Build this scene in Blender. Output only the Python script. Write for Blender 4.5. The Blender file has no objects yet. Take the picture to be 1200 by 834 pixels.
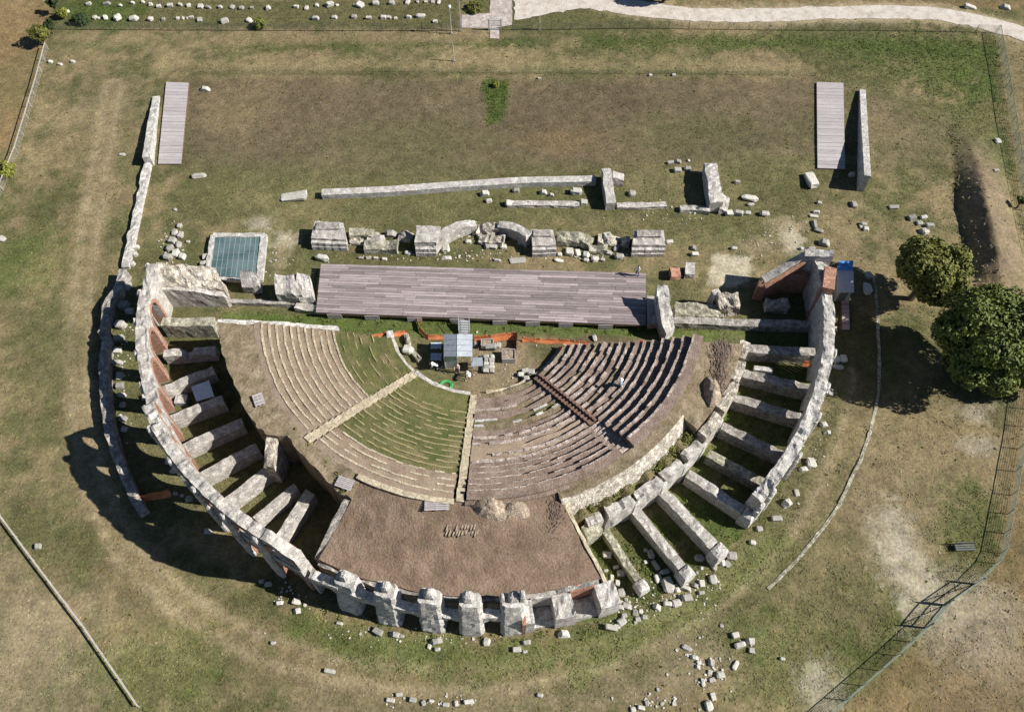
import bpy, bmesh, math, random
import numpy as np
from mathutils import Vector, Matrix
random.seed(7)
rng = np.random.default_rng(11)
SC = bpy.context.scene
COL = SC.collection
R = math.radians

# ------------------------------------------------------------------ camera, sky, sun, exposure
FOC = 950.0                      # focal length in pixels of a 1200 x 834 frame
TILT = R(32.0)                    # angle from straight down, looking north
DIST = FOC / 11.5                 # metres from the drone to the ground point in the frame centre
CT, ST = math.cos(TILT), math.sin(TILT)
cam = bpy.data.cameras.new('camera')
cam.sensor_fit = 'HORIZONTAL'
cam.sensor_width = 36.0
cam.lens = 36.0 * FOC / 1200.0
cam.clip_start, cam.clip_end = 0.5, 4000
cam_o = bpy.data.objects.new('camera', cam)
COL.objects.link(cam_o)
cam_o.location = (0, -DIST * ST, DIST * CT)
cam_o.rotation_euler = (TILT, 0, 0)
SC.camera = cam_o

SUN_EL, SUN_TO = R(37.5), (-1.0, 0.12)    # light travels west and a touch north
world = bpy.data.worlds.new('World')
SC.world = world
world.use_nodes = True
wn = world.node_tree.nodes
wl = world.node_tree.links
sky_t = wn.new('ShaderNodeTexSky')
sky_t.sky_type = 'NISHITA'
sky_t.sun_disc = False
sky_t.sun_elevation = SUN_EL
sky_t.sun_rotation = math.atan2(-SUN_TO[0], -SUN_TO[1])
sky_t.air_density, sky_t.dust_density, sky_t.ozone_density = 0.8, 0.15, 2.0
sky_t.altitude = 600
wl.new(sky_t.outputs[0], wn['Background'].inputs[0])
wn['Background'].inputs[1].default_value = 0.05
sun = bpy.data.lights.new('sun', 'SUN')
sun.energy, sun.angle, sun.color = 5.0, R(0.5), (1.0, 0.965, 0.90)
sun_o = bpy.data.objects.new('sun', sun)
COL.objects.link(sun_o)
_n = math.hypot(*SUN_TO)
_d = Vector((SUN_TO[0] / _n * math.cos(SUN_EL), SUN_TO[1] / _n * math.cos(SUN_EL), -math.sin(SUN_EL)))
sun_o.rotation_euler = _d.to_track_quat('-Z', 'Y').to_euler()
sun_o.location = (60, -5, 60)
SC.view_settings.view_transform = 'Standard'
SC.view_settings.look = 'None'
SC.view_settings.exposure = 0.73
SC.view_settings.gamma = 1.0
SC.view_settings.use_curve_mapping = False

# ------------------------------------------------------------------ survey: photo pixel -> place on a level
def G(px, py, z=0.0):
    u, v = (px - 600) / FOC, (417 - py) / FOC
    t = (DIST * CT - z) / (CT - v * ST)
    return (t * u, -DIST * ST + t * (v * CT + ST))
CX, CY = -2.44, 7.41               # centre of the outer ring
KX, KY = -3.2, 4.45               # centre of the seating
def pc(r, a):
    return (CX + r * math.cos(R(a)), CY + r * math.sin(R(a)))
def pk(r, a):
    return (KX + r * math.cos(R(a)), KY + r * math.sin(R(a)))
def pol(px, py, z, k=False):
    x, y = G(px, py, z)
    ox, oy = (KX, KY) if k else (CX, CY)
    return math.hypot(x - ox, y - oy), math.degrees(math.atan2(y - oy, x - ox))

# ------------------------------------------------------------------ value noise
_T = rng.random((64, 64, 64))
def vnoise(x, y, z=0.0, s=1.0):
    x, y, z = np.broadcast_arrays(np.asarray(x, float) * s, np.asarray(y, float) * s, np.asarray(z, float) * s)
    xi, yi, zi = np.floor(x).astype(int), np.floor(y).astype(int), np.floor(z).astype(int)
    fx, fy, fz = x - xi, y - yi, z - zi
    fx, fy, fz = [f * f * (3 - 2 * f) for f in (fx, fy, fz)]
    o = 0
    for a in (0, 1):
        for b in (0, 1):
            for c in (0, 1):
                w = (fx if a else 1 - fx) * (fy if b else 1 - fy) * (fz if c else 1 - fz)
                o = o + w * _T[(xi + a) % 64, (yi + b) % 64, (zi + c) % 64]
    return o
def fbm(x, y, s, n=4, z=0.0):
    o, a, t = 0, 1.0, 0
    for k in range(n):
        o = o + a * vnoise(np.asarray(x) + 17.3 * k, np.asarray(y) - 9.1 * k, z, s * 2 ** k)
        t += a
        a *= 0.55
    return o / t

# ------------------------------------------------------------------ materials
def mat(name, cols, scale=1.0, fine=14.0, rough=0.95, bump=0.25, cells=0.0, cell_amt=0.3, rnd=0.0, spec=0.25, metal=0.0, stains=None, stain_amt=0.0, streak=None):
    m = bpy.data.materials.new(name)
    m.use_nodes = True
    nt = m.node_tree
    N, L = nt.nodes, nt.links
    bs = N['Principled BSDF']
    bs.inputs['Roughness'].default_value = rough
    bs.inputs['Specular IOR Level'].default_value = spec
    bs.inputs['Metallic'].default_value = metal
    tc = N.new('ShaderNodeTexCoord')
    co = tc.outputs['Object']
    if streak:
        mp = N.new('ShaderNodeMapping')
        mp.inputs['Scale'].default_value = streak
        L.new(co, mp.inputs[0])
        co = mp.outputs[0]
    n1 = N.new('ShaderNodeTexNoise')
    n1.inputs['Scale'].default_value = scale
    n1.inputs['Detail'].default_value = 5
    n1.inputs['Roughness'].default_value = 0.65
    L.new(co, n1.inputs['Vector'])
    rp = N.new('ShaderNodeValToRGB')
    el = rp.color_ramp.elements
    while len(el) < len(cols):
        el.new(0.5)
    for i, c in enumerate(cols):
        el[i].position = 0.28 + 0.44 * i / max(1, len(cols) - 1)
        el[i].color = (*c, 1)
    L.new(n1.outputs['Fac'], rp.inputs[0])
    out = rp.outputs[0]
    def mul(sock, fac_sock, lo, hi):
        mr = N.new('ShaderNodeMapRange')
        mr.inputs['From Min'].default_value, mr.inputs['From Max'].default_value = 0.25, 0.75
        mr.inputs['To Min'].default_value, mr.inputs['To Max'].default_value = lo, hi
        L.new(fac_sock, mr.inputs['Value'])
        mx = N.new('ShaderNodeVectorMath')
        mx.operation = 'SCALE'
        L.new(sock, mx.inputs[0])
        L.new(mr.outputs[0], mx.inputs['Scale'])
        return mx.outputs[0]
    n2 = N.new('ShaderNodeTexNoise')
    n2.inputs['Scale'].default_value = fine
    n2.inputs['Detail'].default_value = 3
    L.new(co, n2.inputs['Vector'])
    out = mul(out, n2.outputs['Fac'], 0.72, 1.28)
    hgt = n2.outputs['Fac']
    if cells:
        vo = N.new('ShaderNodeTexVoronoi')
        vo.inputs['Scale'].default_value = cells
        L.new(co, vo.inputs['Vector'])
        sp = N.new('ShaderNodeSeparateColor')
        L.new(vo.outputs['Color'], sp.inputs[0])
        out = mul(out, sp.outputs[0], 1 - cell_amt, 1 + cell_amt)
        ve = N.new('ShaderNodeTexVoronoi')
        ve.feature = 'DISTANCE_TO_EDGE'
        ve.inputs['Scale'].default_value = cells
        L.new(co, ve.inputs['Vector'])
        mr = N.new('ShaderNodeMapRange')
        mr.inputs['From Max'].default_value = 0.09
        mr.inputs['To Min'].default_value = 0.70
        L.new(ve.outputs['Distance'], mr.inputs['Value'])
        sc = N.new('ShaderNodeVectorMath')
        sc.operation = 'SCALE'
        L.new(out, sc.inputs[0])
        L.new(mr.outputs[0], sc.inputs['Scale'])
        out = sc.outputs[0]
        ad = N.new('ShaderNodeMath')
        ad.operation = 'ADD'
        L.new(mr.outputs[0], ad.inputs[0])
        L.new(hgt, ad.inputs[1])
        hgt = ad.outputs[0]
    if stains:
        n3 = N.new('ShaderNodeTexNoise')
        n3.inputs['Scale'].default_value = 0.9
        n3.inputs['Detail'].default_value = 6
        n3.inputs['Roughness'].default_value = 0.7
        L.new(co, n3.inputs['Vector'])
        mr = N.new('ShaderNodeMapRange')
        mr.inputs['From Min'].default_value, mr.inputs['From Max'].default_value = 0.54, 0.66
        mr.inputs['To Max'].default_value = stain_amt
        L.new(n3.outputs['Fac'], mr.inputs['Value'])
        mx = N.new('ShaderNodeMix')
        mx.data_type = 'RGBA'
        L.new(mr.outputs[0], mx.inputs[0])
        L.new(out, mx.inputs[6])
        mx.inputs[7].default_value = (*stains, 1)
        out = mx.outputs[2]
    if rnd:
        oi = N.new('ShaderNodeObjectInfo')
        mr = N.new('ShaderNodeMapRange')
        mr.inputs['To Min'].default_value, mr.inputs['To Max'].default_value = 1 - rnd, 1 + rnd
        L.new(oi.outputs['Random'], mr.inputs['Value'])
        sc = N.new('ShaderNodeVectorMath')
        sc.operation = 'SCALE'
        L.new(out, sc.inputs[0])
        L.new(mr.outputs[0], sc.inputs['Scale'])
        out = sc.outputs[0]
    L.new(out, bs.inputs['Base Color'])
    if bump:
        bp = N.new('ShaderNodeBump')
        bp.inputs['Strength'].default_value = bump
        bp.inputs['Distance'].default_value = 0.08
        L.new(hgt, bp.inputs['Height'])
        L.new(bp.outputs[0], bs.inputs['Normal'])
    return m

def attr_mat(name, attr, rough=0.97, fine=5.0, lo=0.6, hi=1.4, bump=0.5, green=0.0):
    m = bpy.data.materials.new(name)
    m.use_nodes = True
    N, L = m.node_tree.nodes, m.node_tree.links
    bs = N['Principled BSDF']
    bs.inputs['Roughness'].default_value = rough
    bs.inputs['Specular IOR Level'].default_value = 0.15
    at = N.new('ShaderNodeAttribute')
    at.attribute_name = attr
    tc = N.new('ShaderNodeTexCoord')
    cur = at.outputs['Color']
    for s, a, b in ((fine, lo, hi), (fine * 0.22, 0.77, 1.23)):
        n = N.new('ShaderNodeTexNoise')
        n.inputs['Scale'].default_value = s
        n.inputs['Detail'].default_value = 6
        n.inputs['Roughness'].default_value = 0.7
        L.new(tc.outputs['Object'], n.inputs['Vector'])
        mr = N.new('ShaderNodeMapRange')
        mr.inputs['From Min'].default_value, mr.inputs['From Max'].default_value = 0.3, 0.7
        mr.inputs['To Min'].default_value, mr.inputs['To Max'].default_value = a, b
        L.new(n.outputs['Fac'], mr.inputs['Value'])
        sc = N.new('ShaderNodeVectorMath')
        sc.operation = 'SCALE'
        L.new(cur, sc.inputs[0])
        L.new(mr.outputs[0], sc.inputs['Scale'])
        cur = sc.outputs[0]
        if s == fine:
            hgt = n.outputs['Fac']
    if green:
        n = N.new('ShaderNodeTexNoise')
        n.inputs['Scale'].default_value = 1.7
        n.inputs['Detail'].default_value = 7
        n.inputs['Roughness'].default_value = 0.75
        L.new(tc.outputs['Object'], n.inputs['Vector'])
        mr = N.new('ShaderNodeMapRange')
        mr.inputs['From Min'].default_value, mr.inputs['From Max'].default_value = 0.46, 0.62
        mr.inputs['To Max'].default_value = green
        L.new(n.outputs['Fac'], mr.inputs['Value'])
        mx = N.new('ShaderNodeMix')
        mx.data_type = 'RGBA'
        mx.blend_type = 'MULTIPLY'
        L.new(mr.outputs[0], mx.inputs[0])
        L.new(cur, mx.inputs[6])
        mx.inputs[7].default_value = (0.70, 0.86, 0.56, 1)
        cur = mx.outputs[2]
    L.new(cur, bs.inputs['Base Color'])
    if bump:
        bp = N.new('ShaderNodeBump')
        bp.inputs['Strength'].default_value = bump
        bp.inputs['Distance'].default_value = 0.12
        L.new(hgt, bp.inputs['Height'])
        L.new(bp.outputs[0], bs.inputs['Normal'])
    return m

MT = {}
MT['stone'] = mat('limestone_masonry', [(.29, .262, .23), (.415, .385, .348), (.51, .485, .445)], 1.3, 9, bump=0.5, cells=3.3, cell_amt=.16, stains=(.24, .21, .17), stain_amt=.5)
MT['stone_white'] = mat('pale_limestone', [(.33, .305, .275), (.455, .43, .395), (.54, .52, .485)], 1.6, 8, bump=0.55, cells=3.0, cell_amt=.15, stains=(.29, .265, .22), stain_amt=.4)
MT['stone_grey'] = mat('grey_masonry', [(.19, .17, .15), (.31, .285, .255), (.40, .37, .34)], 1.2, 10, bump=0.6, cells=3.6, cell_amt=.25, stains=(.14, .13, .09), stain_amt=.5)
MT['stone_mossy'] = mat('lichen_masonry', [(.17, .16, .10), (.32, .30, .23), (.44, .41, .34)], 1.6, 10, bump=0.7, cells=3.4, cell_amt=.28, stains=(.11, .115, .05), stain_amt=.75)
MT['rubble'] = mat('rubble_core', [(.24, .20, .155), (.43, .385, .32), (.54, .50, .43)], 2.2, 8, bump=1.0, cells=2.8, cell_amt=.25, stains=(.14, .12, .085), stain_amt=.6)
MT['block'] = mat('weathered_block', [(.28, .262, .22), (.40, .38, .335), (.50, .48, .43)], 1.8, 10, bump=0.35, rnd=.32, stains=(.21, .20, .14), stain_amt=.6)
MT['brick'] = mat('roman_brick', [(.25, .125, .085), (.36, .19, .13), (.44, .28, .20)], 2.0, 12, bump=0.6, cells=4.0, cell_amt=.2, streak=(1, 1, 3))
MT['plank'] = mat('weathered_deck_plank', [(.195, .157, .153), (.275, .228, .224), (.34, .288, .282)], 1.5, 9, rough=.8, bump=0.2, rnd=.34, streak=(.5, 6, 1))
MT['plank_grey'] = mat('silvered_plank', [(.30, .27, .27), (.36, .33, .325), (.42, .39, .38)], 1.5, 9, rough=.8, bump=0.2, rnd=.1, streak=(.6, 5, 1))
MT['wood'] = mat('brown_timber', [(.10, .06, .045), (.16, .10, .075), (.22, .15, .11)], 2, 12, rough=.8, bump=.2, rnd=.15, streak=(5, .7, 1))
MT['earth'] = mat('bare_brown_earth', [(.118, .08, .055), (.180, .124, .088), (.245, .178, .13)], .5, 6, bump=1.0, stains=(.13, .115, .06), stain_amt=.55)
MT['earth_pale'] = mat('pale_spoil', [(.24, .18, .125), (.31, .245, .18), (.38, .31, .235)], 1.4, 7, bump=.9, cells=2.5, cell_amt=.15)
MT['seat_tan'] = mat('restored_seat_earth', [(.20, .145, .105), (.27, .205, .15), (.31, .245, .175)], 1.0, 9, bump=.6)
MT['seat_brown'] = mat('excavated_seat_earth', [(.125, .09, .07), (.20, .148, .118), (.28, .215, .178)], 1.0, 7, bump=1.0)
MT['seat_grass'] = mat('grassed_seat', [(.055, .08, .02), (.115, .115, .045), (.22, .175, .10)], .45, 8, bump=.9)
MT['slope_grass'] = mat('grassy_bank', [(.085, .10, .03), (.125, .125, .045), (.18, .155, .07)], .9, 7, bump=.9)
MT['terrace'] = mat('dry_terrace_earth', [(.10, .085, .045), (.18, .14, .09), (.25, .20, .14)], 1.1, 5, bump=1.2)
MT['ledge'] = mat('weedy_ledge', [(.07, .08, .025), (.13, .11, .055), (.20, .155, .10)], 1.2, 7, bump=1.0)
MT['edge'] = mat('pale_seat_edge', [(.36, .30, .20), (.44, .375, .265), (.50, .44, .33)], 2.2, 8, bump=.5, cells=1.6, cell_amt=.1)
MT['edge_dry'] = mat('dry_grass_edge', [(.22, .19, .09), (.29, .24, .12), (.34, .29, .16)], 2.2, 8, bump=.6)
MT['edge_brown'] = mat('worn_seat_edge', [(.26, .205, .175), (.36, .295, .255), (.45, .385, .34)], 2.2, 8, bump=.7, cells=2.2, cell_amt=.2)
MT['gravel'] = mat('white_gravel', [(.34, .295, .24), (.48, .43, .375), (.55, .51, .46)], .8, 9, bump=.5, stains=(.30, .25, .19), stain_amt=.55)
MT['paving'] = mat('pinkish_paving', [(.34, .29, .265), (.40, .345, .315), (.46, .41, .375)], .9, 9, bump=.3, cells=1.3, cell_amt=.1)
MT['steel'] = mat('galvanised_steel', [(.36, .37, .38), (.42, .43, .44), (.48, .49, .5)], 2, 20, rough=.5, bump=.05, metal=.3, spec=.5)
MT['steel_dark'] = mat('weathered_fence_steel', [(.06, .07, .06), (.09, .10, .085), (.12, .13, .11)], 2, 20, rough=.6, bump=.05, spec=.4)
MT['fence_green'] = mat('grey_green_fence_wire', [(.12, .16, .125), (.16, .20, .16), (.20, .24, .20)], 2, 20, rough=.6, bump=.0, spec=.4)
MT['fence_pale'] = mat('sun_bleached_rail', [(.34, .31, .27), (.40, .37, .32), (.46, .43, .38)], 2, 20, rough=.7, bump=.1)
MT['roof'] = mat('tin_roof_sheet', [(.34, .37, .40), (.40, .43, .46), (.46, .49, .52)], 1.2, 8, rough=.45, bump=.05, metal=.35, spec=.5)
MT['orange'] = mat('orange_plastic', [(.42, .13, .05), (.54, .18, .07), (.62, .25, .12)], 1.5, 10, rough=.6, bump=.1)
MT['red'] = mat('red_plastic', [(.42, .02, .03), (.50, .03, .045), (.55, .05, .06)], 2, 10, rough=.5, bump=.05)
MT['blue'] = mat('blue_tarpaulin', [(.04, .16, .42), (.06, .22, .52), (.09, .28, .58)], 2, 8, rough=.5, bump=.3)
MT['blue_pale'] = mat('pale_blue_sheet', [(.42, .50, .58), (.50, .58, .66), (.56, .63, .70)], 1.5, 8, rough=.6, bump=.1)
MT['green_hose'] = mat('green_hose_plastic', [(.05, .30, .08), (.07, .38, .11), (.10, .45, .15)], 3, 10, rough=.5, bump=.0)
MT['white'] = mat('white_sheet', [(.66, .66, .64), (.72, .72, .70), (.78, .78, .76)], 2, 10, rough=.7, bump=.05)
MT['dark'] = mat('black_rubber', [(.02, .02, .02), (.03, .03, .03), (.04, .04, .04)], 3, 10, rough=.7, bump=.05)
MT['skin'] = mat('skin', [(.38, .22, .15), (.43, .26, .18), (.47, .29, .2)], 3, 10, rough=.6, bump=.0)
MT['hair'] = mat('dark_hair', [(.03, .02, .015), (.045, .03, .02), (.06, .04, .03)], 6, 20, rough=.7, bump=.1)
MT['trousers'] = mat('navy_workwear', [(.025, .03, .055), (.035, .045, .08), (.05, .06, .10)], 3, 10, rough=.9, bump=.1)
MT['shirt_white'] = mat('white_shirt', [(.66, .66, .66), (.72, .72, .72), (.76, .76, .76)], 3, 10, rough=.9, bump=.1)
MT['shirt_blue'] = mat('light_blue_shirt', [(.25, .38, .52), (.30, .44, .60), (.35, .50, .66)], 3, 10, rough=.9, bump=.1)
MT['shirt_pink'] = mat('pale_pink_shirt', [(.60, .42, .40), (.66, .48, .46), (.70, .54, .52)], 3, 10, rough=.9, bump=.1)
MT['bark'] = mat('bark', [(.07, .05, .035), (.11, .085, .06), (.15, .12, .09)], 4, 15, bump=.8)
MT['leaf_cypress'] = mat('dark_foliage', [(.022, .038, .014), (.035, .055, .018), (.05, .072, .024)], .8, 6, rough=.7, bump=0)
MT['leaf'] = mat('deep_green_foliage', [(.055, .078, .015), (.10, .125, .023), (.16, .18, .04)], .45, 5, rough=.6, bump=0)
MT['leaf_olive'] = mat('olive_green_foliage', [(.08, .09, .018), (.13, .135, .025), (.18, .18, .038)], .5, 5, rough=.6, bump=0)
MT['leaf_yellow'] = mat('yellow_green_foliage', [(.11, .13, .02), (.17, .18, .03), (.23, .23, .05)], .6, 5, rough=.6, bump=0)
def glass_mat():
    m = bpy.data.materials.new('teal_cover_glass')
    m.use_nodes = True
    N, L = m.node_tree.nodes, m.node_tree.links
    bs = N['Principled BSDF']
    tc = N.new('ShaderNodeTexCoord')
    n = N.new('ShaderNodeTexNoise')
    n.inputs['Scale'].default_value = .5
    n.inputs['Detail'].default_value = 5
    L.new(tc.outputs['Object'], n.inputs[0])
    rp = N.new('ShaderNodeValToRGB')
    rp.color_ramp.elements[0].position, rp.color_ramp.elements[1].position = .3, .75
    rp.color_ramp.elements[0].color = (.06, .115, .12, 1)
    rp.color_ramp.elements[1].color = (.19, .27, .265, 1)
    L.new(n.outputs['Fac'], rp.inputs[0])
    L.new(rp.outputs[0], bs.inputs['Base Color'])
    bs.inputs['Roughness'].default_value = .08
    bs.inputs['Transmission Weight'].default_value = .25
    bs.inputs['IOR'].default_value = 1.5
    return m
MT['glass'] = glass_mat()

# ------------------------------------------------------------------ object helpers
def setp(o, label=None, cat=None, group=None, kind=None):
    if label: o['label'] = label
    if cat: o['category'] = cat
    if group: o['group'] = group
    if kind: o['kind'] = kind
    return o
def thing(name, label, cat, loc=(0, 0, 0), group=None):
    o = bpy.data.objects.new(name, None)
    o.empty_display_size = .5
    COL.objects.link(o)
    o.location = (loc[0], loc[1], loc[2] if len(loc) > 2 else 0)
    return setp(o, label, cat, group)

class MB:
    """collects vertices and faces in world coordinates, linked as one mesh"""
    def __init__(s):
        s.v, s.f, s.m = [], [], []
    def add(s, vs, fs, mi=0):
        b = len(s.v)
        s.v.extend([tuple(map(float, p)) for p in vs])
        s.f.extend([tuple(b + i for i in f) for f in fs])
        s.m.extend([mi] * len(fs))
    def box(s, c, size, rot=0.0, mi=0, jit=0.0, taper=1.0):
        cx, cy, cz = c
        hx, hy, hz = size[0] / 2, size[1] / 2, size[2] / 2
        ca, sa = math.cos(rot), math.sin(rot)
        vs = []
        for dz in (-1, 1):
            t = taper if dz > 0 else 1
            for dx, dy in ((-1, -1), (1, -1), (1, 1), (-1, 1)):
                x = dx * hx * t + (random.uniform(-jit, jit) if jit else 0)
                y = dy * hy * t + (random.uniform(-jit, jit) if jit else 0)
                z = dz * hz + (random.uniform(-jit, jit) if jit else 0)
                vs.append((cx + x * ca - y * sa, cy + x * sa + y * ca, cz + z))
        s.add(vs, [(3, 2, 1, 0), (4, 5, 6, 7), (0, 1, 5, 4), (1, 2, 6, 5), (2, 3, 7, 6), (3, 0, 4, 7)], mi)
    def beam(s, a, b, w, h=None, mi=0):
        a, b = Vector(a), Vector(b)
        h = h or w
        d = (b - a)
        if d.length < 1e-6: return
        d.normalize()
        up = Vector((0, 0, 1)) if abs(d.z) < .95 else Vector((1, 0, 0))
        sx = d.cross(up).normalized() * (w / 2)
        sy = sx.cross(d).normalized() * (h / 2)
        vs = [p + i * sx + j * sy for p in (a, b) for i, j in ((-1, -1), (1, -1), (1, 1), (-1, 1))]
        s.add(vs, [(3, 2, 1, 0), (4, 5, 6, 7), (0, 1, 5, 4), (1, 2, 6, 5), (2, 3, 7, 6), (3, 0, 4, 7)], mi)
    def tube(s, pts, rad, n=6, mi=0):
        P = [Vector(p) for p in pts]
        rad = rad if isinstance(rad, (list, tuple)) else [rad] * len(P)
        vs, fs = [], []
        for i, p in enumerate(P):
            d = (P[min(i + 1, len(P) - 1)] - P[max(i - 1, 0)])
            d = d.normalized() if d.length > 1e-6 else Vector((0, 0, 1))
            up = Vector((0, 0, 1)) if abs(d.z) < .9 else Vector((1, 0, 0))
            a = d.cross(up).normalized()
            b = a.cross(d).normalized()
            for k in range(n):
                t = 2 * math.pi * k / n
                vs.append(p + rad[i] * (math.cos(t) * a + math.sin(t) * b))
        for i in range(len(P) - 1):
            for k in range(n):
                k2 = (k + 1) % n
                fs.append((i * n + k, i * n + k2, (i + 1) * n + k2, (i + 1) * n + k))
        fs.append(tuple(range(n))[::-1])
        fs.append(tuple((len(P) - 1) * n + k for k in range(n)))
        s.add(vs, fs, mi)
    def loft(s, rings, caps=True, mi=0):
        n = len(rings[0])
        vs = [p for r in rings for p in r]
        fs = []
        for i in range(len(rings) - 1):
            for k in range(n):
                k2 = (k + 1) % n
                fs.append((i * n + k, i * n + k2, (i + 1) * n + k2, (i + 1) * n + k))
        if caps:
            fs.append(tuple(range(n))[::-1])
            fs.append(tuple((len(rings) - 1) * n + k for k in range(n)))
        s.add(vs, fs, mi)
    def prism(s, poly, z0, z1, mi=0):
        n = len(poly)
        z0 = z0 if isinstance(z0, (list, tuple)) else [z0] * n
        z1 = z1 if isinstance(z1, (list, tuple)) else [z1] * n
        vs = [(p[0], p[1], z0[i]) for i, p in enumerate(poly)] + [(p[0], p[1], z1[i]) for i, p in enumerate(poly)]
        fs = [tuple(range(n))[::-1], tuple(range(n, 2 * n))] + [(i, (i + 1) % n, n + (i + 1) % n, n + i) for i in range(n)]
        s.add(vs, fs, mi)
    def mesh(s, name, mats, org=(0, 0, 0), smooth=False):
        me = bpy.data.meshes.new(name)
        o = Vector(org)
        me.from_pydata([(p[0] - o.x, p[1] - o.y, p[2] - o.z) for p in s.v], [], s.f)
        mats = mats if isinstance(mats, (list, tuple)) else [mats]
        for m in mats:
            me.materials.append(MT[m] if isinstance(m, str) else m)
        if len(mats) > 1:
            me.polygons.foreach_set('material_index', s.m)
        bm = bmesh.new()
        bm.from_mesh(me)
        bmesh.ops.recalc_face_normals(bm, faces=bm.faces)
        bm.to_mesh(me)
        bm.free()
        if smooth:
            me.polygons.foreach_set('use_smooth', [True] * len(me.polygons))
        me.update()
        return me
    def build(s, name, mats, parent=None, org=None, smooth=False):
        """as a part (local to its parent) or, without parent, as an object at org"""
        if parent is not None:
            org = world_loc(parent)
        org = org or (0, 0, 0)
        o = bpy.data.objects.new(name, s.mesh(name, mats, org, smooth))
        COL.objects.link(o)
        if parent is not None:
            o.parent = parent
        else:
            o.location = org
        return o
def world_loc(o):
    v = Vector((0, 0, 0))
    while o is not None:
        v += Vector(o.location)
        o = o.parent
    return v
def cpy(o, parent=None, loc=None):
    c = o.copy()
    COL.objects.link(c)
    if parent is not None: c.parent = parent
    if loc is not None: c.location = loc
    return c

# rough masonry: a cross-section carried along a path; all wall tops are uneven
def resample(path, step):
    out = [path[0]]
    for a, b in zip(path[:-1], path[1:]):
        L = math.hypot(b[0] - a[0], b[1] - a[1])
        n = max(1, int(round(L / step)))
        for i in range(1, n + 1):
            t = i / n
            out.append(tuple(a[k] + (b[k] - a[k]) * t for k in range(len(a))))
    return out
def rough(p, amp, s=1.7):
    x, y, z = p
    return (x + amp * 2 * (vnoise(x, y, z, s) - .5), y + amp * 2 * (vnoise(x + 31, y, z + 7, s) - .5), z + amp * 2 * (vnoise(x, y + 53, z + 3, s) - .5))
def wall_rings(path, th, zb=0.0, jit=.07, ruin=.12, step=.45, nz=3, nw=3, batter=0.0):
    """path of (x, y, ztop[, thickness]) centre points"""
    path = [tuple(p) + ((th,) if len(p) == 3 else ()) for p in path]
    P = resample(path, step)
    rings = []
    for i, (x, y, zt, w) in enumerate(P):
        a, b = P[max(0, i - 1)], P[min(len(P) - 1, i + 1)]
        dx, dy = b[0] - a[0], b[1] - a[1]
        L = math.hypot(dx, dy) or 1
        nx, ny = -dy / L, dx / L
        zr = zt + ruin * 2 * (float(vnoise(x, y, 0, 1.1)) - .5) + ruin * .8 * (float(vnoise(x, y, 9, 3.1)) - .5)
        ring = []
        for k in range(nz + 1):
            t = k / nz
            o = w / 2 * (1 + batter * (1 - t))
            ring.append((x + nx * o, y + ny * o, zb + (zr - zb) * t))
        for k in range(1, nw):
            t = 1 - 2 * k / nw
            ring.append((x + nx * w / 2 * t, y + ny * w / 2 * t, zr + ruin * 1.4 * (float(vnoise(x + k * 3, y, 5, 2.3)) - .4)))
        for k in range(nz + 1):
            t = 1 - k / nz
            o = w / 2 * (1 + batter * (1 - t))
            ring.append((x - nx * o, y - ny * o, zb + (zr - zb) * t))
        rings.append([rough(q, jit) if q[2] > zb + .02 else q for q in ring])
    return rings
def wall(name, path, th, m='stone', parent=None, **kw):
    mb = MB()
    mb.loft(wall_rings(path, th, **kw))
    if parent is None:
        return mb.build(name, m, None, (path[len(path) // 2][0], path[len(path) // 2][1], 0))
    return mb.build(name, m, parent)
def pxpath(pts, z):
    """photo pixels of a wall's top centre line -> (x, y, ztop)"""
    out = []
    for i, p in enumerate(pts):
        zz = p[2] if len(p) > 2 else z
        out.append((*G(p[0], p[1], zz), zz))
    return out

# curved wall with a varying underside (arches) and varying top
def arc_strip(mb, samples, r0, r1, nz=2, jit=.075, mi=0, ctr=pc):
    rings = []
    for a, zb, zt in samples:
        ring = []
        for k in range(nz + 1):
            x, y = ctr(r1, a)
            ring.append((x, y, zb + (zt - zb) * k / nz))
        for f in (.78, .5, .22):
            x, y = ctr(r0 + (r1 - r0) * f, a)
            ring.append((x, y, zt + .30 * (float(vnoise(x, y, zt, 2.1)) - .42)))
        for k in range(nz + 1):
            x, y = ctr(r0, a)
            ring.append((x, y, zt + (zb - zt) * k / nz))
        x, y = ctr((r0 + r1) / 2, a)
        ring.append((x, y, zb))
        rings.append([rough(q, jit, 2.3) if q[2] > .05 else q for q in ring])
    mb.loft(rings, mi=mi)

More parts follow.
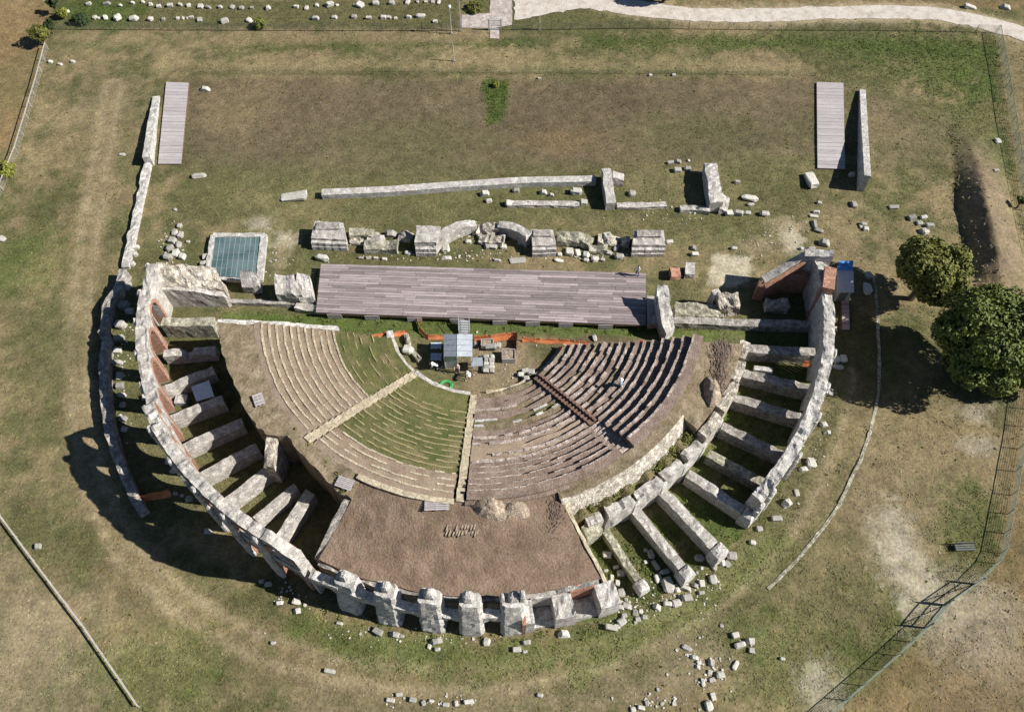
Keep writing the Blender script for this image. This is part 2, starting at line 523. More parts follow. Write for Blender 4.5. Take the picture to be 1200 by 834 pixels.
def weathered(mb, c, size, rot, z0, z1, taper=.9, amp=.2, seed=0.0, n=16):
    """an eroded upright: stacked outlines of a rounded rectangle, bitten and uneven"""
    rings = []
    nz = max(3, int((z1 - z0) / .38))
    ca, sa = math.cos(rot), math.sin(rot)
    for k_ in range(nz + 1):
        t_ = k_ / nz
        z = z0 + (z1 - z0) * t_
        f = 1 - (1 - taper) * t_ - (.16 if k_ == nz else 0)
        course = .04 * (1 if k_ % 2 else -1)
        ring = []
        for j in range(n):
            th_ = 2 * math.pi * j / n
            x, y = math.cos(th_), math.sin(th_)
            m_ = max(abs(x), abs(y)) ** .82
            x, y = x / m_ * size[0] / 2 * f, y / m_ * size[1] / 2 * f
            e = 1 + course + amp * 1.5 * (float(vnoise(x * 1.1 + seed, y * 1.1, z * .8 + seed, 1.0)) - .5) + amp * (float(vnoise(x + seed, y + 3, z, 2.6)) - .5)
            x, y = x * e, y * e
            ring.append((c[0] + x * ca - y * sa, c[1] + x * sa + y * ca, z + (amp * 1.6 * (float(vnoise(x + seed, y, 7, 1.3)) - .5) if k_ >= nz - 1 else 0)))
        rings.append(ring)
    top = rings[-1]
    cx_, cy_ = sum(p[0] for p in top) / n, sum(p[1] for p in top) / n
    rings.append([(cx_ + (p[0] - cx_) * .5, cy_ + (p[1] - cy_) * .5, p[2] + .10 + .1 * random.random()) for p in top])
    mb.loft(rings)

# ================================================================== GROUND
STRAW, OLIVE, LUSH = np.array((.245, .188, .112)), np.array((.120, .116, .054)), np.array((.064, .090, .022))
BROWN, TAN, RUST, BARE = np.array((.150, .112, .076)), np.array((.31, .245, .165)), np.array((.235, .155, .085)), np.array((.50, .43, .35))
STEP = .32
gx = np.concatenate([[-900, -400, -200, -120, -92], np.arange(-80, 80.01, STEP), [92, 120, 200, 400, 900]])
gy = np.concatenate([[-600, -250, -120, -70], np.arange(-42, 68.01, STEP), [80, 120, 220, 450, 900]])
X, Y = np.meshgrid(gx, gy)
def seg_dist(pts):
    d = np.full(X.shape, 1e9)
    for (x0, y0), (x1, y1) in zip(pts[:-1], pts[1:]):
        L = (x1 - x0) ** 2 + (y1 - y0) ** 2
        t = np.clip(((X - x0) * (x1 - x0) + (Y - y0) * (y1 - y0)) / max(L, 1e-9), 0, 1)
        d = np.minimum(d, np.hypot(X - x0 - t * (x1 - x0), Y - y0 - t * (y1 - y0)))
    return d
def inside(poly):
    r = np.zeros(X.shape, bool)
    for (x0, y0), (x1, y1) in zip(poly, poly[1:] + poly[:1]):
        c = ((y0 > Y) != (y1 > Y))
        with np.errstate(divide='ignore', invalid='ignore'):
            r ^= c & (X < (x1 - x0) * (Y - y0) / (y1 - y0 + 1e-12) + x0)
    return r
RAG = (fbm(X, Y, .35, 4) - .5)
RAG2 = (fbm(X + 200, Y, 1.1, 3) - .5) + .8 * (fbm(X, Y + 300, 2.6, 2) - .5)
def sm(d, soft): return np.clip(.5 - d / (2 * soft), 0, 1)
def band(pts, w, soft=1.0, rag=3.0): return sm(seg_dist([G(*p) for p in pts]) - w / 2 + rag * RAG + .7 * rag * RAG2, soft * .7)
def area(pts, soft=1.0, rag=3.0):
    P = [G(*p) for p in pts]
    d = seg_dist(P + P[:1])
    return sm(np.where(inside(P), -d, d) + rag * RAG + .7 * rag * RAG2, soft * .7)
def spot(px, py, rx, ry, soft=.6, rag=1.2):
    x, y = G(px, py)
    return np.clip((1 - np.hypot((X - x) / rx, (Y - y) / ry)) / soft + rag * RAG + 1.1 * rag * RAG2, 0, 1)
n1, n2, n3 = fbm(X, Y, .07, 4), fbm(X + 77, Y - 40, .22, 4), fbm(X - 31, Y + 12, .8, 3)
k = np.clip((.38 * n1 + .34 * n2 + .28 * n3 - .435) / .15, 0, 1)
C = OLIVE * (1 - k[..., None]) + STRAW * k[..., None]
LUSHNESS = np.zeros(X.shape)
def lay(w, col, amt=1.0, lush=None):
    global C
    w = (w * amt)[..., None]
    C = C * (1 - w) + np.asarray(col) * w
    if lush is not None:
        np.copyto(LUSHNESS, LUSHNESS * (1 - w[..., 0]) + lush * w[..., 0])
# the dry field behind the stage
lay(area([(222, 92), (955, 92), (955, 180), (700, 200), (380, 215), (215, 190)], 1.5), BROWN, .8)
lay(spot(640, 130, 12, 6), BROWN * .85, .6)
lay(spot(740, 120, 10, 5), BROWN * .8, .6)
lay(spot(400, 130, 11, 5), BROWN * .95, .5)
lay(spot(660, 165, 6, 2.5), RUST, .45)
lay(spot(900, 190, 8, 3), STRAW, .4)
lay(spot(270, 130, 5, 6), STRAW, .45)
lay(spot(125, 120, 5, 6, .8, 2), TAN * .85, .6)
lay(spot(110, 180, 4, 5, .8, 2), STRAW, .6)
lay(spot(480, 165, 14, 5), OLIVE, .45)
lay(spot(820, 160, 14, 6), OLIVE * .95, .5)
lay(area([(225, 190), (960, 190), (960, 290), (300, 300), (225, 250)], 2), OLIVE * 1.08, .55)
lay(spot(560, 245, 22, 2.2), OLIVE * 1.1, .6)
lay(spot(480, 222, 18, 2.5), OLIVE * 1.1, .5)
lay(band([(230, 86), (955, 86)], .7, .4, .6), OLIVE * .7, .7)
lay(band([(190, 76), (560, 72), (950, 78)], 2.4, 1.2), STRAW * 1.12, .65)
lay(band([(250, 56), (440, 54), (620, 50)], 1.2, .9), LUSH, .65, .5)
lay(band([(70, 44), (550, 44)], 1.5, 1), STRAW, .55)
lay(band([(700, 48), (900, 48), (1165, 60)], 3.2, 1.5), LUSH * 1.15, .7, .6)
lay(spot(1100, 70, 13, 9), LUSH * 1.1, .75, .7)
lay(spot(1150, 150, 6, 16), LUSH * 1.3, .5, .5)
lay(spot(1050, 150, 9, 9), BROWN * 1.15, .6)
lay(area([(60, 0), (540, 0), (538, 33), (60, 33)], .6, 1.2), OLIVE * .95, .85, .25)
lay(spot(115, 14, 9, 4.5), LUSH * 1.1, .8, .6)
lay(area([(566, 94), (597, 94), (590, 142), (572, 146)], .5, 1.2), LUSH * 1.1, .95, 1)
# outside the west fence: reddish stubble
lay(area([(-60, 0), (64, 0), (24, 170), (-60, 190)], 1), RUST * 1.12, .8)
lay(spot(15, 100, 5, 9), OLIVE * 1.3, .45)
# worn tracks
lay(band([(140, 105), (120, 190), (108, 260), (96, 360), (92, 450), (105, 560), (150, 645), (240, 730), (330, 790), (450, 825)], 2.6, 1.6), STRAW * 1.15, .6)
lay(band([(126, 130), (112, 250)], 3.0, 1.5), TAN, .5)
lay(band([(975, 440), (965, 500), (940, 560), (900, 640), (840, 700), (765, 740), (660, 770), (560, 785)], 2.3, 1.2, 2), STRAW * 1.05, .75)
lay(band([(830, 775), (740, 800), (640, 815), (480, 830), (370, 815)], 3.4, 1.2), TAN * .8, .75)
lay(band([(640, 790), (520, 792), (400, 765)], 2.6, 1.4), OLIVE * .8, .6)
lay(band([(890, 690), (790, 770), (640, 800)], 1.6, 1.2), OLIVE * .8, .6)
lay(area([(1030, 460), (1160, 480), (1165, 640), (1080, 700), (960, 760), (880, 740), (990, 600)], 2.5), STRAW * .95, .55)
lay(spot(1080, 500, 7, 6), STRAW * 1.1, .5)
lay(spot(1060, 575, 9, 7), BROWN * 1.5, .4)
lay(spot(985, 700, 12, 9), OLIVE, .5)
lay(spot(930, 770, 8, 6), LUSH * 1.3, .45, .3)
lay(spot(1140, 620, 5, 7), LUSH * 1.1, .65, .5)
lay(spot(1080, 740, 6, 5), LUSH * 1.1, .5, .4)
lay(spot(960, 805, 2.0, 3.4, .7), BARE * .72, .7)
lay(band([(1040, 615), (1060, 660), (1105, 712), (1165, 770)], 2.8, 1.6, 3), BARE * .72, .85)
lay(spot(1056, 650, 2.4, 5, .7, 1.8), BARE * .88, .8)
# twin wheel ruts of the lane that circles the theatre
LANE = [(133, 100), (122, 170), (108, 250), (97, 330), (92, 420), (97, 500), (112, 575), (150, 650), (210, 705), (290, 752), (390, 785), (500, 797), (600, 792), (700, 770), (790, 730), (860, 682), (915, 625), (952, 560), (978, 490), (992, 440)]
dl = seg_dist([G(*p) for p in LANE])
lay(sm(np.abs(dl - .85) - .42 + .9 * RAG + .5 * RAG2, .35), TAN * 1.0, .85, 0)
lay(sm(dl - 1.9 + 2.5 * RAG + RAG2, .8), STRAW * 1.0, .6, 0)
lay(sm(np.abs(dl - .85) - .30 + .7 * RAG + .5 * RAG2, .3), TAN * 1.05, .6, 0)
lay(sm(np.abs(dl - 2.3) - .5 + 2 * RAG, .6), OLIVE * .85, .4)
lay(band([(1105, 706), (1040, 640), (1010, 560), (1020, 480)], .5, .4, 1.2), TAN * .8, .5)
# outside the east fence
lay(area([(1202, 440), (1172, 655), (1105, 720), (980, 838), (1300, 860), (1300, 440)], .8, 1.2), RUST * .95, .58)
lay(spot(1140, 730, 6, 5), BARE * .7, .6)
lay(spot(1170, 790, 7, 6), BROWN * 1.3, .5)
lay(area([(1168, 40), (1230, 60), (1230, 260), (1194, 250)], .8, 1), STRAW, .7)
lay(area([(850, 0), (1300, 0), (1300, 14), (1120, 10), (960, 4)], .7, 1), RUST * .95, .75)
# outside the south-west rail
lay(area([(-20, 590), (164, 834), (-60, 860), (-60, 600)], 1, 1.5), TAN * .85, .6)
lay(spot(60, 740, 6, 5), TAN, .55)
lay(spot(180, 790, 9, 5), LUSH * 1.4, .45, .3)
lay(spot(60, 650, 5, 4), OLIVE * .9, .5)
lay(spot(20, 310, 7, 6), LUSH * 1.5, .45, .3)
lay(spot(60, 420, 6, 12), OLIVE * 1.05, .4)
# round the arcade
rr, aa = np.hypot(X - CX, Y - CY), np.degrees(np.arctan2(Y - CY, X - CX))
lay(sm(np.abs(rr - 37) - 1.6 + 3.5 * RAG + 2 * RAG2, .8) * ((aa > -116) & (aa < -44)), LUSH * 1.5, .6, .5)
lay(sm(np.abs(rr - 36.2) - 1.2 + 2 * RAG, .8) * ((aa > -46) & (aa < 2)), OLIVE * .85, .7, .3)
lay(((rr < 35) & (rr > 22) & (aa < -8) & (aa > -76)) * np.clip(.75 + 1.6 * RAG + 1.2 * RAG2, .15, 1), LUSH * 1.25, .85, .8)
lay(((rr < 34.5) & (rr > 22) & (aa < -114) & (aa > -172)).astype(float), OLIVE * 1.1, .7, .4)
lay(((rr < 39) & (rr >= 34.5) & ((aa < -138) | (aa > 176))).astype(float), OLIVE * 1.1, .7, .2)
lay(((rr < 26) & (aa < -20) & (aa > -165)).astype(float), BROWN, .9)
# orchestra: trampled soil to the east, grass to the west
lay(area([(440, 386), (664, 388), (650, 420), (610, 465), (545, 472), (490, 455), (450, 415)], .6, 1), BROWN * 1.45, .9)
lay(area([(560, 410), (640, 405), (610, 462), (555, 470)], .8, 1), TAN * .85, .7)
lay(area([(440, 388), (530, 388), (545, 462), (500, 455), (460, 420)], .8, 1.5), OLIVE, .8, .3)
lay(area([(620, 405), (662, 402), (640, 440)], .6, 1), OLIVE, .85, .3)
lay(area([(262, 366), (785, 378), (960, 384), (960, 396), (785, 396), (440, 392), (262, 384)], .5, .8), LUSH * 1.5, .8, .8)
lay(area([(800, 384), (950, 386), (945, 402), (870, 398)], .5, 1), OLIVE * 1.2, .6)
# pale bare ground north-east of the stage and by the glass cover
lay(area([(835, 300), (880, 300), (882, 318), (870, 335), (830, 332)], .5, 1), BARE, .9)
lay(spot(930, 282, 1.6, 3.2, .6), BARE, .9)
lay(spot(925, 262, 3, 1.6, .6), TAN, .8)
lay(spot(890, 288, 5, 1.6, .7), TAN, .6)
lay(spot(305, 262, 1.8, 1.2, .6), BARE * .85, .8)
lay(spot(335, 280, 1.8, 1.6, .6), BARE * .9, .7)
lay(spot(330, 300, 1.5, 2.5, .6), TAN, .6)
lay(spot(1145, 480, 3, 1.6, .7), BARE * .7, .7)
lay(spot(1145, 522, 2.6, 1.4, .7), BARE * .7, .7)
lay(spot(810, 770, 5, 3, .8), TAN * .85, .6)
lay(spot(600, 63, 4.5, 2.4, .8), STRAW * 1.1, .7)
lay(band([(540, 780), (500, 830)], .5, .4, .5), LUSH, .3)
# fine, clumpy mottling of dry and green stems (a property of the sward itself)
m3 = fbm(X + 5, Y + 5, 1.3, 3)[..., None]
m4 = fbm(X - 60, Y + 90, .16, 5)[..., None]
C = C * (.72 + .56 * m3) * (.80 + .40 * m4) * np.array((.835, .835, .785))
FAR = np.clip((np.maximum(np.abs(X) - 78, np.maximum(-38 - Y, Y - 64))) / 6, 0, 1)[..., None]
C = C * (1 - FAR) + np.array((.105, .098, .05)) * FAR
C = np.clip(C, .01, .6)
Z = .10 * (fbm(X, Y, .12, 3) - .5) + .05 * (fbm(X, Y, .9, 3) - .5)
Z = np.where((np.abs(X) < 85) & (Y > -45) & (Y < 70), Z, 0)
lay(band([(690, -4), (740, 9), (800, 17), (870, 19), (950, 16), (1040, 14), (1090, 16), (1135, 23), (1180, 34), (1230, 50)], 4.2, .9, 1.6), TAN * 1.05, .85, 0)
# the earth ridge east of the stage: a long bank with a steep west flank
ridge = [(1132, 150), (1140, 200), (1146, 250), (1158, 300), (1168, 338)]
rp = [G(*p) for p in ridge]
def bank_height(x, y):
    ys = np.array([p[1] for p in rp])[::-1]
    xs = np.array([p[0] for p in rp])[::-1]
    cx = np.interp(y, ys, xs)
    along = np.clip(np.minimum((y - ys[0] + 2) / 5, (ys[-1] - y) / 12), 0, 1)
    d = x - cx
    prof = np.where(d < 0, np.clip(1 + d / 2.1, 0, 1), np.clip(1 - d / 4.2, 0, 1))
    return 2.1 * along * prof ** .8
bh = bank_height(X, Y)
Z = Z + bh * (.95 + .15 * RAG2)
lay(np.clip(bh / 1.2, 0, 1), BROWN * 1.25 * (1 + .3 * RAG2[..., None]), .85)
ny, nx = X.shape
V = np.stack([X.ravel(), Y.ravel(), Z.ravel()], 1)
i = np.arange(ny * nx).reshape(ny, nx)
F = np.stack([i[:-1, :-1], i[:-1, 1:], i[1:, 1:], i[1:, :-1]], -1).reshape(-1, 4)
me = bpy.data.meshes.new('ground')
me.from_pydata(V.tolist(), [], F.tolist())
at = me.attributes.new('cover', 'FLOAT_COLOR', 'POINT')
at.data.foreach_set('color', np.concatenate([C.reshape(-1, 3), np.ones((ny * nx, 1))], 1).astype(np.float32).ravel())
me.polygons.foreach_set('use_smooth', [True] * len(me.polygons))
MT['ground'] = attr_mat('dry_meadow', 'cover', fine=3.2, lo=.62, hi=1.38, bump=.75, green=.5)
me.materials.append(MT['ground'])
ground = bpy.data.objects.new('ground', me)
COL.objects.link(ground)
setp(ground, 'dry mottled meadow round the ruined theatre', kind='structure')
def gz(x, y):
    j = int(np.clip(np.searchsorted(gx, x), 1, nx - 1))
    q = int(np.clip(np.searchsorted(gy, y), 1, ny - 1))
    return float(Z[q - 1:q + 1, j - 1:j + 1].mean())
def cover_at(x, y):
    j = np.clip(np.searchsorted(gx, x), 0, nx - 1)
    q = np.clip(np.searchsorted(gy, y), 0, ny - 1)
    return C[q, j], LUSHNESS[q, j], Z[q, j]

# grass tufts: short blades in clumps, dry or green like the sward they grow in
NT = 80000
tx, ty = rng.uniform(-70, 70, NT * 2), rng.uniform(-38, 60, NT * 2)
tr, ta = np.hypot(tx - CX, ty - CY), np.degrees(np.arctan2(ty - CY, tx - CX))
built = ((tr < 27.6) & (ty < G(600, 388)[1])) | ((tr < 33) & (ta < -72) & (ta > -116))
stg = (tx > -22) & (tx < 16) & (ty > G(600, 386)[1]) & (ty < G(600, 305)[1])
px_ok = np.abs(tx) < 43 + (ty + 34) * .34
keep = ~built & ~stg & px_ok
tc_, tl_, tz_ = cover_at(tx, ty)
dens = np.clip(.30 + .9 * tl_ + .5 * (tc_[:, 1] > tc_[:, 0] * .85) - 1.6 * (tc_[:, 0] > .27), .02, 1)
dens = np.where(tz_ > .35, .08, dens)
keep &= rng.random(NT * 2) < dens
idx = np.nonzero(keep)[0][:NT]
tx, ty, tz_, tc_, tl_ = tx[idx], ty[idx], tz_[idx], tc_[idx], tl_[idx]
n = len(tx)
B = 3
ang = rng.uniform(0, 2 * math.pi, (n, B))
hh = (.03 + .055 * rng.random((n, B))) * (1 + .9 * tl_[:, None])
wd = .05 + .07 * rng.random((n, B))
bx, by = tx[:, None] + rng.normal(0, .06, (n, B)), ty[:, None] + rng.normal(0, .06, (n, B))
dx, dy = np.cos(ang), np.sin(ang)
lean = .16 * rng.random((n, B)) + .10
tv = np.stack([np.stack([bx - dy * wd, by + dx * wd, tz_[:, None] + 0 * bx - .02], -1),
               np.stack([bx + dy * wd, by - dx * wd, tz_[:, None] + 0 * bx - .02], -1),
               np.stack([bx + dx * lean, by + dy * lean, tz_[:, None] + hh], -1)], 2).reshape(-1, 3)
col = tc_ * rng.uniform(.75, 1.3, (n, 1)) * np.stack([rng.uniform(.85, 1.12, n), np.ones(n), rng.uniform(.8, 1.1, n)], 1)
colv = np.repeat(col, 3 * B, 0)
me = bpy.data.meshes.new('grass')
nv = len(tv)
me.vertices.add(nv)
me.vertices.foreach_set('co', tv.astype(np.float32).ravel())
me.loops.add(nv)
me.loops.foreach_set('vertex_index', np.arange(nv, dtype=np.int32))
me.polygons.add(nv // 3)
me.polygons.foreach_set('loop_start', np.arange(0, nv, 3, dtype=np.int32))
me.update(calc_edges=True)
at = me.attributes.new('cover', 'FLOAT_COLOR', 'POINT')
at.data.foreach_set('color', np.concatenate([colv, np.ones((nv, 1))], 1).astype(np.float32).ravel())
MT['tuft'] = attr_mat('grass_blades', 'cover', fine=2, lo=.9, hi=1.1, bump=0)
me.materials.append(MT['tuft'])
grass = bpy.data.objects.new('grass', me)
COL.objects.link(grass)
setp(grass, 'short dry and green grass over the site', kind='stuff')

# ------------------------------------------------------------------ gravel road, forecourt, paths
def ribbon(name, pts, widths, m, z, label):
    P = resample([(*G(*p), w) for p, w in zip(pts, widths)], .8)
    mb = MB()
    vs, fs = [], []
    for i, (x, y, w) in enumerate(P):
        a, b = P[max(0, i - 1)], P[min(len(P) - 1, i + 1)]
        L = math.hypot(b[0] - a[0], b[1] - a[1])
        nx_, ny_ = -(b[1] - a[1]) / L, (b[0] - a[0]) / L
        for s_ in (-1, -.35, .35, 1):
            o = s_ * w / 2 * (1 + (.4 * (float(vnoise(x, y, s_ + 5, 1.1)) - .5) if abs(s_) == 1 else 0))
            vs.append((x + nx_ * o, y + ny_ * o, z + max(0.0, gz(x + nx_ * o, y + ny_ * o)) + (.03 if abs(s_) < 1 else -.02)))
    for i in range(len(P) - 1):
        for k_ in range(3):
            q = i * 4 + k_
            fs.append((q, q + 4, q + 5, q + 1))
    mb.add(vs, fs)
    o = mb.build(name, m, smooth=True)
    return setp(o, label, kind='structure')
ribbon('gravel_road', [(560, -32), (620, -14), (690, -2), (740, 9), (800, 17), (870, 19), (950, 16), (1040, 14), (1090, 16), (1135, 23), (1180, 34), (1230, 50)],
       [5, 5.5, 5.2, 3.6, 2.9, 2.9, 2.8, 2.8, 2.9, 3.0, 3.2, 3.2], 'gravel', .06, 'white gravel road curving along the top fence')
def sheet(name, pts, m, z, label, rag=.25):
    P = resample([G(*p) for p in pts + pts[:1]], .7)[:-1]
    mb = MB()
    vs = [(x + rag * (vnoise(x, y, 2, 1.3) - .5) * 2, y + rag * (vnoise(x, y, 8, 1.3) - .5) * 2, z) for x, y in P]
    mb.add(vs, [tuple(range(len(vs)))])
    return setp(mb.build(name, m), label, kind='structure')
sheet('forecourt', [(541, 18), (574, 16), (574, -8), (600, -8), (600, 30), (577, 34), (541, 33)], 'paving', .075, 'pinkish paved forecourt at the site entrance', .1)
sheet('gravel_apron', [(602, -8), (692, -6), (688, 10), (652, 15), (620, 22), (602, 24)], 'gravel', .07, 'stony gravel apron beside the paved forecourt', .5)
sheet('threshold_path', [(574, 34.2), (585, 34.2), (585, 46), (574, 46)], 'paving', .09, 'short paved threshold below the entrance gate', .03)

# ================================================================== CAVEA (seating)
def end_y(r, west):
    """where a row stops at the stage end of the seating"""
    if west:
        return 1.7 - 1.0 * (r - 9.8) / 12.2
    return .9 - 2.2 * (r - 9.4) / 13
def row_ends(r, a0, a1):
    lo, hi = a0, a1
    if a0 < -165:
        lo = -180 - math.degrees(math.asin((end_y(r, True) - KY) / r))
    if a1 > -15:
        hi = math.degrees(math.asin((end_y(r, False) - KY) / r))
    return lo, hi
def row_mesh(r0, r1, a0, a1, z0, z1, seed, jit=.05, base=0.0, tilt=.04):
    """one curved bench: riser at r0, tread from r0 to r1 at about z1"""
    n = max(4, int(abs(a1 - a0) * r0 * .0175 / .55))
    mb = MB()
    rings = []
    for i_ in range(n + 1):
        a = a0 + (a1 - a0) * i_ / n
        wob = 1.6 * jit * (float(vnoise(*pk(r0, a), seed + 2, .9)) - .5)
        q = [pk(r0 + wob, a), pk(r0 + .04 + wob, a), pk((r0 + r1) / 2, a), pk(r1 + .14, a)]
        w = [float(vnoise(x, y, seed, 1.2)) - .5 for x, y in q]
        rings.append([(q[0][0], q[0][1], base), (q[1][0] + jit * w[0], q[1][1] + jit * w[1], z1 + 1.4 * jit * w[1] + tilt), (q[2][0], q[2][1], z1 + 1.2 * jit * w[2]),
                      (q[3][0], q[3][1], z1 + jit * w[3] - tilt), (q[3][0], q[3][1], base)])
    mb.loft(rings)
    return mb
def edge_mesh(r0, a0, a1, z, w, h, seed, gaps=0.0, jit=.04):
    """lip stones along the front of a bench"""
    mb = MB()
    a = a0
    while a < a1 - .4:
        da = random.uniform(.55, .95) / r0 * 57.3
        b = min(a + da, a1)
        if random.random() >= (gaps + .05 if gaps else 0):
            p0, p1 = pk(r0 + w / 2 - .03, a), pk(r0 + w / 2 - .03, b)
            c = ((p0[0] + p1[0]) / 2, (p0[1] + p1[1]) / 2)
            mb.box((c[0] + random.uniform(-jit, jit), c[1] + random.uniform(-jit, jit), z - h / 2 + .075 + random.uniform(-.02, .02)), (math.hypot(p1[0] - p0[0], p1[1] - p0[1]) * .985, w, h),
                   math.atan2(p1[1] - p0[1], p1[0] - p0[0]), jit=.02)
        a = b
    return mb
def zc(r): return .6 + (r - 9.2) / 12.6 * 4.4
def wedge(name, label, a0, a1, rows, loc_a):
    x, y = pk(15, loc_a)
    t = thing(name, label, 'seating', (x, y))
    for i_, (r0, r1, m, em, w, h, gaps, jit, kick) in enumerate(rows):
        lo, hi = row_ends(r0, a0, a1)
        z1 = zc(r1) + kick
        row = row_mesh(r0, r1, lo, hi, 0, z1, i_ * 3.1, jit, -.1).build('seat_row', m, t)
        if em:
            eb = edge_mesh(r0, lo + .3, hi - .3, z1, w, h, i_, gaps)
            if eb.v: eb.build('stone_edge', em, row)['kind'] = 'stuff'
    return t
def rr_(r0, r1, n): return [(r0 + (r1 - r0) * i_ / n, r0 + (r1 - r0) * (i_ + 1) / n) for i_ in range(n)]
A1, A2, A3 = -132.3, -93.2, -52.8      # stair lines
rows = [(a, b, 'seat_grass' if k_ % 3 else 'slope_grass', 'edge_dry' if k_ > 1 else None, .10, .2, .45, .10, 0) for k_, (a, b) in enumerate(rr_(9.5, 14.9, 9))]
rows += [(a, b, 'seat_tan', 'edge', .17, .26, .0, .05, 0) for a, b in rr_(14.9, 22.05, 11)]
wedge('seating_wedge', 'western seating wedge, grass below and pale restored rows above', -180, A1 - 1.6, rows, -155)
rows = [(a, b, 'seat_grass' if k_ > 4 else 'slope_grass', 'edge_dry' if k_ > 3 else None, .13, .2, .12, .08, 0) for k_, (a, b) in enumerate(rr_(9.5, 19.4, 16))]
rows += [(a, b, 'seat_tan', 'edge', .16, .25, .0 if k_ == 3 else .2, .05, 0) for k_, (a, b) in enumerate(rr_(19.4, 22.05, 4))]
wedge('seating_wedge', 'overgrown green seating wedge between the two pale stone stairs', A1 + 1.6, A2 - 1.5, rows, -113)
rows = []
PLAN = ['t-', 'b-', 'b-', 'tE', 'b-', 'gr', 'tr', 'b-', 'bE', 'pE', 'p-', 'pE', 'bE']
for k_, (a, b) in enumerate(rr_(9.3, 18.6, 13)):
    m_ = {'t': 'terrace', 'b': 'seat_brown', 'g': 'ledge', 'p': 'seat_tan'}[PLAN[k_][0]]
    e_ = PLAN[k_][1]
    rows.append((a, b, m_, None if e_ == '-' else 'edge_brown' if e_ == 'E' else 'stone_white', .30 if e_ == 'E' else .24, .28, .12 if e_ == 'E' else .62, .15, random.uniform(-.06, .10)))
rows += [(a, b, 'seat_brown', 'edge_brown', .10, .34, .08, .06, .10 * k_) for k_, (a, b) in enumerate(rr_(18.6, 22.05, 5))]
wedge('seating_wedge', 'brown excavated seating wedge beside the dark timber stair', A2 + 1.5, A3 - 1.6, rows, -75)
rows = []
for k_, (a, b) in enumerate(rr_(9.2, 17.6, 11)):
    rows.append((a, b, 'seat_brown' if k_ % 4 else 'terrace', 'edge_brown', .26 + .12 * random.random(), .3, .25, .16, random.uniform(-.08, .10)))
rows += [(a, b, 'seat_brown', 'edge_brown', .22, .3, .05, .06, .16 * k_) for k_, (a, b) in enumerate(rr_(17.6, 22.05, 5))]
wedge('seating_wedge', 'eastern seating wedge with deep dark stepped rows of rough stone', A3 + 1.6, -5, rows, -32)

def radial_stair(name, label, a, w, r0, r1, n, m, edge_w=0.0, em=None, jit=.03, skew=0.0, lift=.10):
    x, y = pk((r0 + r1) / 2, a)
    t = thing(name, label, 'stairway', (x, y))
    for i_, (ra, rb) in enumerate(rr_(r0, r1, n)):
        c = pk((ra + rb) / 2, a)
        mb = MB()
        mb.box((c[0], c[1], zc(rb) / 2 + lift / 2), (rb - ra + .05, w * random.uniform(.92, 1.08), zc(rb) + lift), R(a), jit=jit)
        mb.build('step', m, t)
        if em:
            for s_ in (-1, 1):
                eb = MB()
                n_ = Vector((-math.sin(R(a)), math.cos(R(a)))) * s_ * (w / 2 + edge_w / 2 - .02)
                eb.box((c[0] + n_.x, c[1] + n_.y, zc(rb) / 2 + lift + .09), (rb - ra + .02, edge_w, zc(rb) + .18), R(a), jit=jit)
                eb.build('curb_stone', em, t)
    return t
radial_stair('stone_stair', 'narrow sandy stair climbing between the western and the overgrown seats', A1, .80, 9.6, 22.25, 20, 'edge')
radial_stair('stone_stair', 'sandy stair between the green seats and the brown seats', A2, .66, 9.6, 22.25, 20, 'edge')
radial_stair('timber_stair', 'dark brown stair with raised timber sides in the brown seating', A3, .42, 9.4, 17.6, 18, 'wood', .26, 'wood', .01, lift=.16)
radial_stair('stone_stair', 'short pale ladder-like upper stair above the dark timber one', A3, 1.1, 17.8, 21.95, 9, 'edge_brown', lift=.06)
# pale lip walk along the edge of the orchestra
def arc_wall(name, label, cat, a0, a1, r, w, z0, z1, m, ctr=pk, ruin=.1, jit=.07, step=.4, parent=None):
    n_ = max(3, int(abs(a1 - a0) * r * .0175 / step))
    path = [(*ctr(r, a0 + (a1 - a0) * i_ / n_), z0 + (z1 - z0) * i_ / n_) for i_ in range(n_ + 1)]
    o = wall(name, path, w, m, parent, ruin=ruin, jit=jit, step=step)
    return setp(o, label, cat) if label else o
arc_wall('orchestra_curb', 'curved pale stone curb round the west of the orchestra', 'curb', -170, -134, 9.6, .7, .55, .75, 'stone_white')
arc_wall('orchestra_curb', 'inner short curved curb stub beside the white slabs', 'curb', -166, -140, 8.0, .5, .35, .45, 'stone_mossy', ruin=.2)
arc_wall('orchestra_curb', 'broad pale curb walk between the two stone stairs', 'curb', -133, -96, 9.6, 1.0, .8, .8, 'stone_white', ruin=.06)
arc_wall('orchestra_curb', 'low pale curb under the brown excavated seats', 'curb', -86, -56, 9.0, .45, .45, .5, 'edge', ruin=.08)
arc_wall('orchestra_curb', 'thin grey curb along the eastern edge of the orchestra grass', 'curb', -51, -24, 8.9, .35, .4, .4, 'stone_grey', ruin=.06)
arc_wall('rim_curb', 'pale stone rim curving along the top of the seats above the earth mound', 'curb', -117, -94.5, 22.3, .5, 5.25, 5.2, 'edge', ruin=.03, jit=.03)
arc_wall('rim_curb', 'dusty raised rim at the top of the brown seats by the spoil heap', 'curb', -92, -66, 22.3, .5, 5.2, 5.2, 'seat_brown', ruin=.04, jit=.04)

